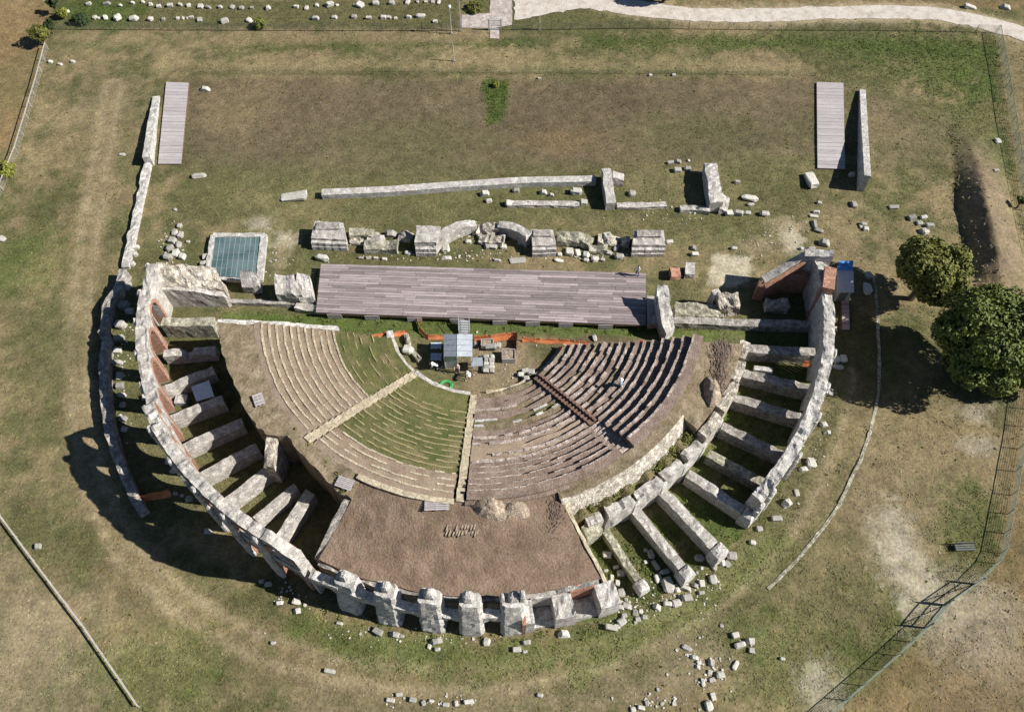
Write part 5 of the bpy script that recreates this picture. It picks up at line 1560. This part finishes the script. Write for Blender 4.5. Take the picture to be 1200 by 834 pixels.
# weeds: ledge growth, rank clumps along walls and dotted over the meadow
def weeds(name, label, spots, leaf, size):
    vs, fs = [], []
    for x, y, z, r_, n_ in spots:
        v, f = leaf_cloud([(x, y, z, r_, .55)], n_, size)
        b = len(vs)
        vs += [tuple(p) for p in v]
        fs += [tuple(b + i_ for i_ in q) for q in f]
    me = bpy.data.meshes.new(name)
    me.from_pydata(vs, [], fs)
    me.materials.append(MT[leaf])
    o = bpy.data.objects.new(name, me)
    COL.objects.link(o)
    return setp(o, label, kind='stuff')
sp = []
for k_ in range(120):
    a = random.uniform(-74, -43.5)
    r_ = random.uniform(24.6, 26.2) + .025 * (-a - 43)
    sp.append((*pc(r_, a), 3.35 + random.uniform(-.05, .15), random.uniform(.2, .6), 80))
for k_ in range(60):
    a = random.uniform(-135, -116)
    x, y = west_out(a)
    sp.append((x + random.uniform(-.2, .9), y + random.uniform(0, .9), 5.0 + random.uniform(-.2, .2), random.uniform(.12, .3), 26))
weeds('ledge_weeds', 'weeds growing on the ledge and terrace rims', sp, 'leaf_olive', .075)
sp = []
for i_, (e0, e1) in enumerate((((760, 600), (800, 650)), ((728, 632), (770, 690)), ((700, 640), (728, 700)), ((800, 580), (840, 628)), ((700, 600), (712, 640)), ((470, 742), (660, 742)), ((340, 700), (460, 735)), ((670, 745), (760, 712)), ((300, 372), (520, 380)), ((560, 382), (740, 388)))):
    for k_ in range(34):
        u = random.random()
        x, y = G(e0[0] + (e1[0] - e0[0]) * u + random.gauss(0, 5), e0[1] + (e1[1] - e0[1]) * u + random.gauss(0, 4))
        sp.append((x, y, .04, random.uniform(.10, .28), 22))
weeds('wall_foot_weeds', 'rank green weeds at the feet of the walls', sp, 'leaf', .07)
sp = []
while len(sp) < 1300:
    x, y = random.uniform(-62, 62), random.uniform(-35, 55)
    if abs(x) > 43 + (y + 34) * .34 or (math.hypot(x - CX, y - CY) < 36 and y < 9) or float(fbm(x, y, .12, 3)) < .5: continue
    sp.append((x, y, gz(x, y) + .02, random.uniform(.07, .24), 12))
weeds('meadow_weeds', 'scattered low weed rosettes on the meadow', sp, 'leaf_olive', .07)
# dry brush left on the eastern terrace and the mound
mb = MB()
for (px, py, sx, sy, z, n_) in ((846, 415, 13, 15, 4.85, 260), (845, 445, 12, 18, 4.7, 120), (650, 598, 7, 18, 4.55, 160)):
    for _ in range(n_):
        qx, qy = px + random.gauss(0, sx * .55), py + random.gauss(0, sy * .6)
        x, y = G(qx, qy, z)
        zz = on_mound(qx, qy) + .08 if px < 700 else z + .1
        th_, L = random.gauss(1.4, .5), random.uniform(.25, .7)
        mb.beam((x, y, zz + random.uniform(-.02, .06)), (x + L * math.cos(th_), y + L * math.sin(th_), zz + random.uniform(-.05, .14)), .035)
setp(mb.build('dry_brush', 'seat_brown'), 'dry brown brush strewn on the terrace and mound edge', kind='stuff')

# ================================================================== FENCES
def fence(label, pts, h, gap, m, wires=5, cross=0.0, posts=None, name='wire_fence', lean=0.0, rail=False):
    W = [G(*p) for p in pts]
    c = W[len(W) // 2]
    t = thing(name, label, 'fence', c)
    P = resample(W, gap)
    pm = MB()
    pm.tube([(0, 0, -.2), (0, 0, h + .05)], .035, 6)
    me = pm.mesh('post', posts or m)
    for x, y in P:
        o = bpy.data.objects.new('post', me)
        COL.objects.link(o)
        o.parent = t
        o.location = (x - c[0], y - c[1], 0)
    mb = MB()
    for k_ in range(wires):
        z = h * (k_ + 1) / wires
        for a, b in zip(P[:-1], P[1:]):
            mb.beam((*a, z), (*b, z), .014, .014)
    if cross:
        F_ = resample(W, cross)
        for a in F_[::1]:
            mb.beam((*a, .05), (*a, h), .008, .008)
    mb.build('wire_mesh', m, t)
    if rail:
        mb = MB()
        for a, b in zip(P[:-1], P[1:]):
            mb.beam((*a, h), (*b, h), rail, .07)
        mb.build('top_rail', m, t)
    return t
fence('dark wire fence along the north lawn, west of the entrance', [(62, 35), (200, 36), (380, 37), (541, 37)], 1.2, 2.6, 'steel_dark', 6, .22)
fence('dark wire fence between the meadow and the gravel road', [(601, 36), (760, 34), (900, 36), (1050, 37), (1166, 39)], 1.2, 2.6, 'steel_dark', 6, .22)
fence('tall grey-green mesh fence down the north-eastern side', [(1167, 40), (1176, 90), (1187, 160), (1197, 230), (1208, 300)], 1.4, 2.4, 'fence_green', 8, .16, rail=.035)
fence('grey-green mesh fence along the south-eastern side, up to the gate', [(1207, 420), (1198, 500), (1185, 580), (1172, 648), (1166, 660), (1143, 684)], 1.3, 2.4, 'fence_green', 8, .16, rail=.035)
fence('grey-green mesh fence running south-west from the gate', [(1084, 736), (1050, 768), (1010, 803), (970, 838)], 1.3, 2.4, 'fence_green', 8, .16, rail=.035)
fence('pale leaning wire fence down the western side', [(57, 58), (46, 100), (34, 140), (22, 180), (12, 205), (-20, 280)], 1.1, 2.4, 'fence_pale', 5, .25, rail=.08)
fence('pale rail fence crossing the south-western meadow', [(-12, 590), (0, 602), (40, 656), (100, 735), (164, 828)], .5, 3.0, 'fence_pale', 1, 0, rail=.14)
fence('low rope fence with thin posts round the back field', [(206, 84), (400, 84), (600, 86), (760, 87), (955, 89)], .55, 3.4, 'steel_dark', 2, 0)
# gate
g0, g1 = G(1143, 684), G(1084, 736)
t = thing('mesh_gate', 'two-leaf mesh gate in the eastern fence on the bare track', 'gate', G(1107, 708))
gm = Vector((*G(1107, 709), 0))
for p in (g0, (gm.x, gm.y), g1):
    mb = MB(); mb.tube([(*p, -.1), (*p, 1.9)], .06, 8); mb.build('gate_post', 'fence_green', t)
for a, b in ((g0, (gm.x, gm.y)), ((gm.x, gm.y), g1)):
    mb = MB()
    A_, B_ = Vector((*a, 0)), Vector((*b, 0))
    A_, B_ = A_ + (B_ - A_) * .04, B_ + (A_ - B_) * .04
    for z in (.12, .9, 1.6): mb.beam((A_.x, A_.y, z), (B_.x, B_.y, z), .06)
    mb.beam((A_.x, A_.y, .12), (B_.x, B_.y, 1.6), .045)
    for u in np.linspace(0, 1, 14):
        p = A_ + (B_ - A_) * float(u)
        mb.beam((p.x, p.y, .12), (p.x, p.y, 1.6), .015 if 0 < u < 1 else .06)
    mb.build('gate_leaf', 'fence_green', t)
# entrance gate at the forecourt
x, y = G(578, 36)
t = thing('entrance_gate', 'small grey steel entrance gate below the paved forecourt', 'gate', (x, y))
for px in (573, 587):
    p = G(px, 36); mb = MB(); mb.box((p[0], p[1], .9), (.16, .16, 1.8)); mb.build('gate_post', 'steel', t)
p0, p1 = Vector((*G(574, 36), 0)), Vector((*G(586, 36), 0))
mb = MB()
for z in (.15, .8, 1.55): mb.beam((p0.x, p0.y, z), (p1.x, p1.y, z), .05)
for u in np.linspace(.05, .95, 9):
    p = p0 + (p1 - p0) * float(u); mb.beam((p.x, p.y, .15), (p.x, p.y, 1.55), .03)
mb.build('gate_leaf', 'steel', t)
# tall thin mast and lamp posts near the entrance
def mast(label, px, py, h, head, m='steel'):
    x, y = G(px, py)
    t = thing('lamp_post' if head else 'flag_mast', label, 'lamp post' if head else 'mast', (x, y), 'poles at the entrance')
    mb = MB(); mb.tube([(x, y, 0), (x, y, h * .5), (x, y, h)], [.08, .065, .045], 8); mb.build('pole', m, t)
    mb = MB(); mb.box((x, y, .08), (.35, .35, .16)); mb.build('base_plate', 'stone_grey', t)
    if head:
        mb = MB(); mb.tube([(x, y, h - .05), (x, y, h + .1), (x, y, h + .35), (x, y, h + .45)], [.10, .2, .2, .06], 10); mb.build('lamp_head', 'white', t)
mast('pale lamp post leaning over the dark shrub west of the entrance', 529, 40, 3.9, True)
mast('slim grey mast at the corner of the paved forecourt', 540, 37, 4.6, False)
mast('short thin post on the grass below the lamp post', 532, 72, 2.9, False, 'fence_pale')
mast('thin pole beside the fence on the gravel apron', 632, 35, 2.2, False, 'fence_pale')

# orange safety netting, sagging between thin stakes
def netting(label, pts, h=.65, z0=0.0, m='orange', name='safety_net'):
    W = [G(p[0], p[1], z0) for p in pts]
    c = W[len(W) // 2]
    t = thing(name, label, 'safety net', (c[0], c[1], z0), 'orange safety nets')
    P = resample(W, 1.5)
    for k_, (x, y) in enumerate(P):
        mb = MB(); mb.tube([(x, y, z0 - .1), (x + random.uniform(-.08, .08), y + random.uniform(-.05, .05), z0 + h + .12)], .025, 5); mb.build('stake', 'steel_dark', t)
    F_ = resample(W, .22)
    mb = MB()
    th_ = .03
    rings = []
    for i_, (x, y) in enumerate(F_):
        sag = .12 * math.sin(i_ * .46) ** 2 + .1 * random.random()
        bow = .16 * (float(vnoise(x, y, 3, 1.5)) - .5)
        b2 = .2 * (float(vnoise(x, y, 6, 1.1)) - .3)
        rings.append([(x, y - .2 - b2, z0 + .04), (x + bow, y + bow - .05, z0 + h * .5), (x, y + bow * .5, z0 + h - sag), (x, y + bow * .5 + th_, z0 + h - sag), (x + bow, y + bow - .05 + th_, z0 + h * .5), (x, y - .2 - b2 + th_, z0 + .04)])
    mb.loft(rings)
    mb.build('net_sheet', m, t)
    return t
netting('orange safety net by the curved curb stub under the stage', [(437, 396), (450, 393), (478, 391)])
netting('curving orange safety net falling from the stage to the tin shed', [(489, 376), (492, 387), (502, 396), (523, 396)])
netting('long orange safety net east of the tin shed', [(556, 400), (575, 399), (594, 396), (606, 396)], 1.1)
netting('orange safety net rising beside the stone pallets', [(606, 396), (606, 408)], 1.0)
netting('faded orange safety net at the edge of the eastern seats', [(612, 399), (632, 400), (655, 401), (690, 404)])
netting('small bright orange net in a bay of the eastern arcade', [(939, 428), (951, 429)], .9)
netting('red-orange net barring the passage below the tall western wall', [(163, 587), (180, 583), (202, 579)], 1.1)
netting('small red net in the shade under the western seats', [(259, 479), (267, 479)], 1.3, 0, 'red')

# ================================================================== WORK SITE
# tin shed: two roof slopes on a frame, open to the south
s_ = 1 / 11.5
rx0, ridge_x, rx1 = 520, 535.5, 553.5
zr, ze = 2.75, 2.25
yN, yS = 391.5, 418
A0, A1_, A2_, A3_ = G(rx0, yN, ze), G(ridge_x, yN, zr), G(rx1, yN, ze), None
B0, B1, B2 = G(rx0, yS, ze), G(ridge_x, yS, zr), G(rx1, yS, ze)
shed = thing('site_shed', 'grey tin-roofed site shed standing between stage and orchestra', 'shed', ((A1_[0] + B1[0]) / 2, (A1_[1] + B1[1]) / 2))
def slab4(pts, th, m, nm, par):
    mb = MB()
    vs = [(*p[:2], p[2]) for p in pts] + [(*p[:2], p[2] - th) for p in pts]
    mb.add(vs, [(0, 1, 2, 3), (7, 6, 5, 4), (0, 4, 5, 1), (1, 5, 6, 2), (2, 6, 7, 3), (3, 7, 4, 0)])
    return mb.build(nm, m, par)
for u in range(4):
    f0, f1 = u / 4, (u + 1) / 4 - .015
    L = lambda a, b, f: tuple(a[k_] + (b[k_] - a[k_]) * f for k_ in (0, 1))
    slab4([(*L(A0, B0, f0), ze), (*L(A1_, B1, f0), zr), (*L(A1_, B1, f1), zr), (*L(A0, B0, f1), ze)], .05, 'roof', 'roof_sheet', shed)
    slab4([(*L(A1_, B1, f0), zr + .03), (*L(A2_, B2, f0), ze), (*L(A2_, B2, f1), ze), (*L(A1_, B1, f1), zr + .03)], .05, 'roof', 'roof_sheet', shed)
mb = MB()
for p, z in ((A0, ze), (A2_, ze), (B0, ze), (B2, ze), (B1, zr), (A1_, zr)):
    mb.box((p[0] * .98 + shed.location.x * .02, p[1] * .97 + shed.location.y * .03, z / 2 - .05), (.1, .1, z - .1))
mb.build('posts', 'steel', shed)
mb = MB()
mb.box(((A0[0] + B0[0]) / 2 + .12, (A0[1] + B0[1]) / 2, 1.05), (.05, abs(A0[1] - B0[1]) * .92, 2.0)); mb.build('side_sheet', 'roof', shed)
mb = MB()
mb.box(((A0[0] + A2_[0]) / 2, A0[1] - .1, 1.05), (abs(A2_[0] - A0[0]) * .9, .05, 2.0)); mb.build('back_sheet', 'roof', shed)
mb = MB()
mb.box(((B0[0] + B1[0]) / 2, B0[1] + .1, 1.05), (abs(B1[0] - B0[0]) * .92, .05, 2.0)); mb.build('front_sheet', 'roof', shed)
# lean-to
p = G(559, 424, 1.2)
t = thing('lean_to', 'small grey lean-to roof beside the tin shed', 'lean-to', p)
mb = MB(); mb.box((p[0], p[1], 1.2), (1.15, 1.0, .06), .1); mb.build('roof_sheet', 'roof', t)
for dx_, dy_ in ((-.5, -.4), (.5, -.4), (.5, .4), (-.5, .4)):
    mb = MB(); mb.box((p[0] + dx_, p[1] + dy_, .58), (.07, .07, 1.16)); mb.build('leg', 'steel', t)
# steel steps from the stage down to the shed
t = thing('steel_steps', 'grey steel steps from the stage down to the tin shed', 'steps', G(544, 383, .5))
pa, pb = Vector((*G(544, 375, 1.0), 1.0)), Vector((*G(544, 392, .25), .25))
for k_ in range(6):
    p = pa + (pb - pa) * ((k_ + .5) / 6)
    mb = MB(); mb.box((p.x, p.y, p.z), (1.0, .30, .04)); mb.build('tread', 'steel', t)
mb = MB()
for o in (-.54, .54): mb.beam((pa.x + o, pa.y, pa.z), (pb.x + o, pb.y, pb.z), .05, .16)
mb.build('stringers', 'steel', t)
mb = MB()
for o in (-.54, .54):
    mb.beam((pa.x + o, pa.y, pa.z + .85), (pb.x + o, pb.y, pb.z + .85), .04)
    for q_ in (pa, pb): mb.beam((q_.x + o, q_.y, q_.z), (q_.x + o, q_.y, q_.z + .85), .04)
mb.build('handrails', 'steel', t)
# stacked panels in the shed's shade, pallets of stone
def pallet(label, px, py, w, d, rot, m, top=None, z0=0.0, n_=6, hgt=.14, cat='pallet'):
    x, y = G(px, py, z0 + .1)
    t = thing('site_pallet', label, cat, (x, y, z0))
    ca, sa = math.cos(R(rot)), math.sin(R(rot))
    for k_ in range(n_):
        o = (k_ - (n_ - 1) / 2) * d / n_
        mb = MB(); mb.box((x - o * sa, y + o * ca, z0 + hgt), (w, d / n_ * .78, .04), R(rot)); mb.build('slat', m, t)
    for o in (-.42, 0, .42):
        mb = MB(); mb.box((x + o * w * ca, y + o * w * sa, z0 + hgt / 2 - .01), (.1, d, hgt - .03), R(rot)); mb.build('bearer', m, t)
    return t, x, y
pallet('bluish slatted pallet lying high on the earth mound', 512, 591, 2.1, 1.05, 2, 'plank_grey', z0=on_mound(512, 591) + .06)
pallet('pale slatted pallet at the south-western corner of the green seats', 404, 566, 1.5, 1.0, -20, 'plank_grey', z0=5.15)
pallet('small grey pallet on the terrace above the western seats', 303, 468, .9, 1.3, 25, 'plank_grey', z0=5.45, n_=4)
pallet('blue slatted panel in the shade of the tin shed', 511, 405, 1.1, .75, 0, 'blue_pale', n_=4)
pallet('second blue slatted panel below the first in the shed shade', 511, 418, 1.1, .85, 0, 'blue_pale', n_=4)
t, x, y = pallet('pallet under the white stone slabs', 573, 427, 1.25, 2.1, 0, 'wood', n_=5)
for k_ in range(5):
    for j in range(2):
        o = bpy.data.objects.new('stone_slab', SV[(k_ + 3 * j) % 9]); COL.objects.link(o)
        o.location = (x + (j - .5) * .56, y + (k_ - 2) * .42, .16); o.scale = (.56, .42, .3); o.rotation_euler = (0, 0, random.uniform(-.1, .1))
        setp(o, '%s white slab from the south, %s side, on the pallet' % (ordn[k_], 'eastern' if j else 'western'), 'stone slab', 'white slabs on the pallet')
def crate(label, px, py, w, d, h, m='plank_grey', filled='earth_pale'):
    x, y = G(px, py, h / 2)
    t = thing('site_crate', label, 'crate', (x, y))
    for dx_, dy_, sx, sy in ((0, d / 2, w, .06), (0, -d / 2, w, .06), (w / 2, 0, .06, d - .07), (-w / 2, 0, .06, d - .07)):
        mb = MB(); mb.box((x + dx_, y + dy_, h / 2), (sx, sy, h)); mb.build('side_board', m, t)
    mb = MB(); mb.box((x, y, h * .42), (w - .08, d - .08, h * .8), jit=.02); mb.build('filling', filled, t)
crate('square tan crate of spoil east of the stone pallet', 596, 417, 1.3, 1.2, .75)
crate('tan crate behind the stone pallet near the net', 571, 403, 1.2, .8, .7)
crate('grey crate of finds in the western substructure', 213, 469, 1.1, .9, .6, 'steel', 'stone_white')
# canopy in the western substructure
c4 = [G(*p, 1.6) for p in ((224, 453), (245, 446), (251, 464), (230, 470))]
cx_, cy_ = sum(p[0] for p in c4) / 4, sum(p[1] for p in c4) / 4
t = thing('site_canopy', 'pale blue square sheet on four legs in the western substructure', 'canopy', (cx_, cy_))
mb = MB(); mb.prism(c4, [1.55, 1.55, 1.55, 1.55], [1.62, 1.66, 1.62, 1.6]); mb.build('canopy_sheet', 'blue_pale', t)
for p in c4:
    q_ = (p[0] * .93 + cx_ * .07, p[1] * .93 + cy_ * .07)
    mb = MB(); mb.beam((*q_, 0), (*q_, 1.55), .06); mb.build('leg', 'steel', t)
# hut with blue roof and ramp east of the brick room
bx0, bx1 = 982, 1000
b4 = [G(*p, 2.2) for p in ((983, 306), (1000, 306), (999, 316), (982, 316))]
cx_, cy_ = sum(p[0] for p in b4) / 4, sum(p[1] for p in b4) / 4
t = thing('site_hut', 'small hut with a bright blue roof end outside the brick room', 'hut', (cx_, cy_))
mb = MB(); mb.prism(b4, [2.06] * 4, [2.24, 2.24, 2.16, 2.16]); mb.build('blue_cover', 'blue', t)
g4 = [G(*p, 2.1) for p in ((982, 316.5), (1000, 316.5), (1001, 342), (982, 342))]
mb = MB(); mb.prism(g4, 1.97, 2.1); mb.build('flat_roof', 'steel', t)
w4 = [G(*p, 2.1) for p in ((983.5, 308), (999, 308), (999.5, 340), (983.5, 340))]
mb = MB(); mb.prism(w4, .15, 1.96); mb.build('hut_body', 'steel', t)
mb = MB(); px_ = ((w4[2][0] + w4[3][0]) / 2, w4[2][1] - .03); mb.box((px_[0], px_[1], 1.05), (.85, .05, 1.75)); mb.build('door', 'steel_dark', t)
deck('timber_ramp', 'narrow reddish timber ramp leading south from the blue-roofed hut', 'ramp', [(986, 345), (995, 345), (996, 386), (987, 386)], .3, 16, True, 'plank', joints=None)
# hose, spoil, tools
x, y = G(523, 451, .1)
t = thing('hose_coil', 'bright green coil of hose on the orchestra grass', 'hose', (x, y))
mb = MB()
for k_ in range(5):
    r0_ = .42 + .06 * k_
    mb.tube([(x + r0_ * math.cos(a) + random.uniform(-.03, .03), y + r0_ * math.sin(a) * .9, .06 + .02 * (k_ % 2)) for a in np.linspace(.2 * k_, .2 * k_ + 6.2, 24)], .028, 5)
mb.build('hose', 'green_hose', t)
def heap(name, label, px, py, z0, rx, ry, h, m, rot=0.0, rugged=.25):
    x0, y0 = G(px, py, z0)
    mb = MB()
    rings = []
    na, nr = 22, 8
    for j in range(nr + 1):
        rr2 = 1 - j / nr
        ring = []
        for a in range(na):
            th_ = 2 * math.pi * a / na
            ir = 1 + .22 * (float(vnoise(math.cos(th_) * 2 + px, math.sin(th_) * 2, 1, 1)) - .5) * 2
            x, y = x0 + rx * rr2 * ir * math.cos(th_), y0 + ry * rr2 * ir * math.sin(th_)
            z = z0 - .25 + (h + .25) * (1 - rr2 ** 1.7) + (rugged * h * 2 * (float(fbm(x, y, 1.9, 3)) - .5) if j else 0)
            ring.append((x, y, z))
        rings.append(ring)
    mb.loft(rings)
    return setp(mb.build(name, m, None, (x0, y0, z0)), label, 'spoil heap', 'heaps of excavated soil')
heap('spoil_heap', 'tall pale clumpy spoil heap on the bare earth mound', 573, 594, on_mound(573, 600), 1.9, 1.3, .95, 'earth_pale')
heap('spoil_heap', 'smooth pale eastern spoil heap on the mound', 603, 594, on_mound(603, 598), 1.4, 1.2, .5, 'earth_pale', rugged=.1)
heap('spoil_heap', 'low brown clod heap between the pale heap and the pallet rows', 590, 584, on_mound(590, 586), 2.6, .5, .3, 'earth', rugged=.4)
heap('spoil_heap', 'long earth heap with a dark shadow on the eastern terrace', 835, 456, 4.8, .9, 1.6, .8, 'earth_pale', rugged=.18)
# rows of short timber pegs on the mound
for k_ in range(11):
    px = 524 + k_ * 3.6
    for j in range(2):
        if random.random() < .2: continue
        zz = on_mound(px, 617 + 7 * j) + .03
        x, y = G(px + random.uniform(-1, 1), 617 + 7 * j + random.uniform(-1.5, 1.5), zz)
        mb = MB(); mb.beam((x - .06, y - .3, zz - .03), (x + .06, y + .3, zz + .0), .11, .06)
        setp(mb.build('timber_peg', 'earth_pale', None, (x, y, zz)), '%s short timber from the west, %s row, on the mound' % (ordn[k_], 'southern' if j else 'northern'), 'timber', 'short timbers laid on the mound')
# wooden poles in an eastern bay
t = thing('pole_bundle', 'fanned pale wooden poles on the grass of an eastern bay', 'poles', G(922, 428))
for a, b in (((907, 420), (938, 436)), ((906, 423), (934, 437)), ((912, 420), (946, 432)), ((908, 426), (928, 438)), ((910, 422), (941, 433))):
    p, q_ = G(*a), G(*b); mb = MB(); mb.tube([(*p, .1), (*q_, .14)], .045, 6); mb.build('pole', 'edge_dry', t)
o = mass('stone_slab', 'white slab lying on the second eastern radial wall', 'stone slab', [(884, 428), (906, 431), (906, 436), (884, 433)], (1.95, 1.95, 1.95, 1.95), 'stone_white', base=1.6, jit=.02, sub=2, amp=.03)
# red bucket-like bags
def rubble_bag(label, px, py, z0=0.0):
    x, y = G(px, py, z0 + .2)
    t = thing('rubble_bag', label, 'bag', (x, y, z0), 'red bags at the edge of the eastern seats')
    mb = MB()
    mb.loft([[(x + r_ * math.cos(a) * (1 + .12 * math.sin(3 * a + r_)), y + r_ * math.sin(a), z0 + z) for a in np.linspace(0, 6.283, 12, endpoint=False)] for r_, z in ((.26, 0), (.38, .15), (.40, .4), (.30, .62), (.1, .7))])
    mb.build('bag_body', 'red', t)
    mb = MB()
    for s2 in (-.18, .18): mb.tube([(x + s2, y - .1, z0 + .6), (x + s2 * 1.2, y, z0 + .85), (x + s2, y + .1, z0 + .6)], .03, 5)
    mb.build('handle', 'red', t)
rubble_bag('bright red bag on the grass above the eastern seats', 752, 404)
rubble_bag('red bag beside the lowest eastern rows', 659, 411)
# park-bench-like dark thing on the south-eastern meadow
t = thing('garden_bench', 'dark slatted bench on the grass near the eastern gate', 'bench', G(1128, 643))
x, y = G(1128, 643)
for o in (-.2, 0, .2):
    mb = MB(); mb.box((x, y + o, .45), (1.7, .14, .05), .03); mb.build('seat_slat', 'steel_dark', t)
mb = MB(); mb.box((x, y + .3, .75), (1.7, .05, .35), .03); mb.build('backrest', 'steel_dark', t)
for o in (-.7, .7):
    mb = MB(); mb.box((x + o, y, .21), (.08, .45, .42)); mb.build('leg', 'steel_dark', t)

# ================================================================== PEOPLE
def person(label, px, py, z0, shirt, facing, pose='stand', hat=None):
    x, y = G(px, py, z0 + .4)
    bend = 1.0 if pose == 'bend' else 0.0
    hipz = .88 if not bend else .80
    sh = Vector((0, -.02, 1.43)) if not bend else Vector((0, .52, 1.10))
    hd = Vector((0, .02, 1.66)) if not bend else Vector((0, .76, 1.12))
    V_ = {'pelvis': (0, 0, hipz), 'waist': tuple(Vector((0, 0, hipz)) * .55 + sh * .45), 'chest': tuple(Vector((0, 0, hipz)) * .2 + sh * .8), 'neck': tuple(sh * .62 + hd * .38), 'head': tuple(hd), 'crown': tuple(hd + (hd - sh).normalized() * .10)}
    Rr = {'pelvis': (.165, .13), 'waist': (.145, .11), 'chest': (.185, .125), 'neck': (.062, .062), 'head': (.098, .108), 'crown': (.07, .08)}
    E = [('pelvis', 'waist'), ('waist', 'chest'), ('chest', 'neck'), ('neck', 'head'), ('head', 'crown')]
    for s2, n_ in ((-1, 'a'), (1, 'b')):
        sh_ = Vector((s2 * .19, 0, 0)) + sh * .97 + Vector((0, 0, .02))
        el_ = sh_ + (Vector((s2 * .07, .06, -.29)) if not bend else Vector((s2 * .03, .05, -.29)))
        wr_ = el_ + (Vector((s2 * -.02, .17, -.20)) if not bend else Vector((s2 * -.05, .09, -.25)))
        hn_ = wr_ + Vector((0, .06, -.08))
        hp_ = Vector((s2 * .095, 0, hipz - .07))
        kn_ = Vector((s2 * .11, .05 + .06 * s2 + .04 * bend, .48))
        an_ = Vector((s2 * .12, -.05 + .1 * s2, .08))
        to_ = an_ + Vector((s2 * .02, .19, -.045))
        for nm, p, r_ in (('sh', sh_, .07), ('el', el_, .052), ('wr', wr_, .036), ('hn', hn_, .042), ('hp', hp_, .10), ('kn', kn_, .068), ('an', an_, .045), ('to', to_, .045)):
            V_[nm + n_] = tuple(p)
            Rr[nm + n_] = (r_, r_)
        E += [('chest', 'sh' + n_), ('sh' + n_, 'el' + n_), ('el' + n_, 'wr' + n_), ('wr' + n_, 'hn' + n_), ('pelvis', 'hp' + n_), ('hp' + n_, 'kn' + n_), ('kn' + n_, 'an' + n_), ('an' + n_, 'to' + n_)]
        # fingers and thumb
        for f_ in range(5):
            nm = 'f%d' % f_ + n_
            d = Vector((0, .045, -.085)) if f_ < 4 else Vector((-s2 * .05, .03, -.03))
            V_[nm] = tuple(hn_ + d * (1, 1.12, 1.05, .85, 1)[f_] + Vector(((f_ - 1.5) * .022 if f_ < 4 else 0, 0, 0)))
            Rr[nm] = (.010, .010)
            E.append(('hn' + n_, nm))
    keys = list(V_)
    me = bpy.data.meshes.new('person')
    me.from_pydata([V_[k_] for k_ in keys], [(keys.index(a), keys.index(b)) for a, b in E], [])
    o = bpy.data.objects.new('person', me)
    COL.objects.link(o)
    md = o.modifiers.new('skin', 'SKIN')
    for k_, sv in zip(keys, me.skin_vertices[0].data):
        sv.radius = Rr[k_]
        sv.use_root = (k_ == 'pelvis')
    o.modifiers.new('sub', 'SUBSURF').levels = 1
    dg_ = bpy.context.evaluated_depsgraph_get()
    ev = bpy.data.meshes.new_from_object(o.evaluated_get(dg_))
    o.modifiers.clear()
    o.data = ev
    for m_ in ('trousers', shirt, 'skin', 'hair', 'dark'): ev.materials.append(MT[m_])
    hdv, shv = Vector(V_['head']), Vector(V_['neck'])
    ax = (hdv - sh).normalized()
    fw = Vector((0, 1, 0)) if not bend else Vector((0, .35, -.9))
    for p in ev.polygons:
        c_ = p.center
        rel = (c_ - shv).dot(ax)
        p.use_smooth = True
        if rel > .015 and (c_ - hdv).length < .22:
            up_ = (c_ - hdv).dot(ax)
            p.material_index = 3 if up_ > .05 or (c_ - hdv).dot(fw) < -.035 else 2
        elif min((c_ - Vector(V_[k_])).length for k_ in ('hna', 'hnb', 'wra', 'wrb', 'f1a', 'f1b')) < .13: p.material_index = 2
        elif c_.z < .10: p.material_index = 4
        elif c_.z < hipz + .02 and min((c_ - Vector(V_[k_])).length for k_ in ('ela', 'elb', 'wra', 'wrb')) > .09: p.material_index = 0
        else: p.material_index = 1
    o.location = (x, y, z0)
    o.rotation_euler = (0, 0, R(facing))
    setp(o, label, 'person')
    # face: eyes, nose, mouth, ears as small children
    mb = MB()
    rt = ax.cross(fw).normalized()
    for s2 in (-1, 1): mb.box(tuple(hdv + fw * .097 + rt * .035 * s2 + ax * .012), (.022, .022, .014))
    mb.build('eyes', 'dark', o)
    mb = MB(); mb.box(tuple(hdv + fw * .108 - ax * .012), (.024, .03, .04)); mb.build('nose', 'skin', o)
    mb = MB(); mb.box(tuple(hdv + fw * .094 - ax * .05), (.05, .014, .012)); mb.build('mouth', 'red', o)
    mb = MB()
    for s2 in (-1, 1): mb.box(tuple(hdv + rt * .102 * s2), (.02, .035, .05))
    mb.build('ears', 'skin', o)
    for ch in o.children:
        ch.location = (0, 0, 0)
        for v in ch.data.vertices: v.co += Vector((x, y, z0))
    if hat:
        mb = MB()
        mb.loft([[tuple(hdv + ax * z + r_ * (math.cos(a) * fw + math.sin(a) * rt)) for a in np.linspace(0, 6.283, 14, endpoint=False)] for r_, z in ((.19, .045), (.19, .06), (.125, .065), (.115, .12), (.06, .15))])
        h_ = mb.build('sun_hat', hat, o)
        for v in h_.data.vertices: v.co += Vector((x, y, z0))
    return o
person('person in white bending over at the south side of the tin shed', 547, 437, 0, 'shirt_white', 200, 'bend', 'white')
person('person in a pink shirt standing at the front of the tin shed', 536, 434, 0, 'shirt_pink', 170)
person('person in a light shirt beside the pallet in the shed shade', 513, 430, 0, 'shirt_white', 90, 'bend')
person('person in pale blue with a white hat among the eastern seats', 727, 453, 2.75, 'shirt_blue', 60, 'stand', 'white')
person('person in white standing on the eastern end of the stage', 747, 320, 0.97, 'shirt_white', 120)
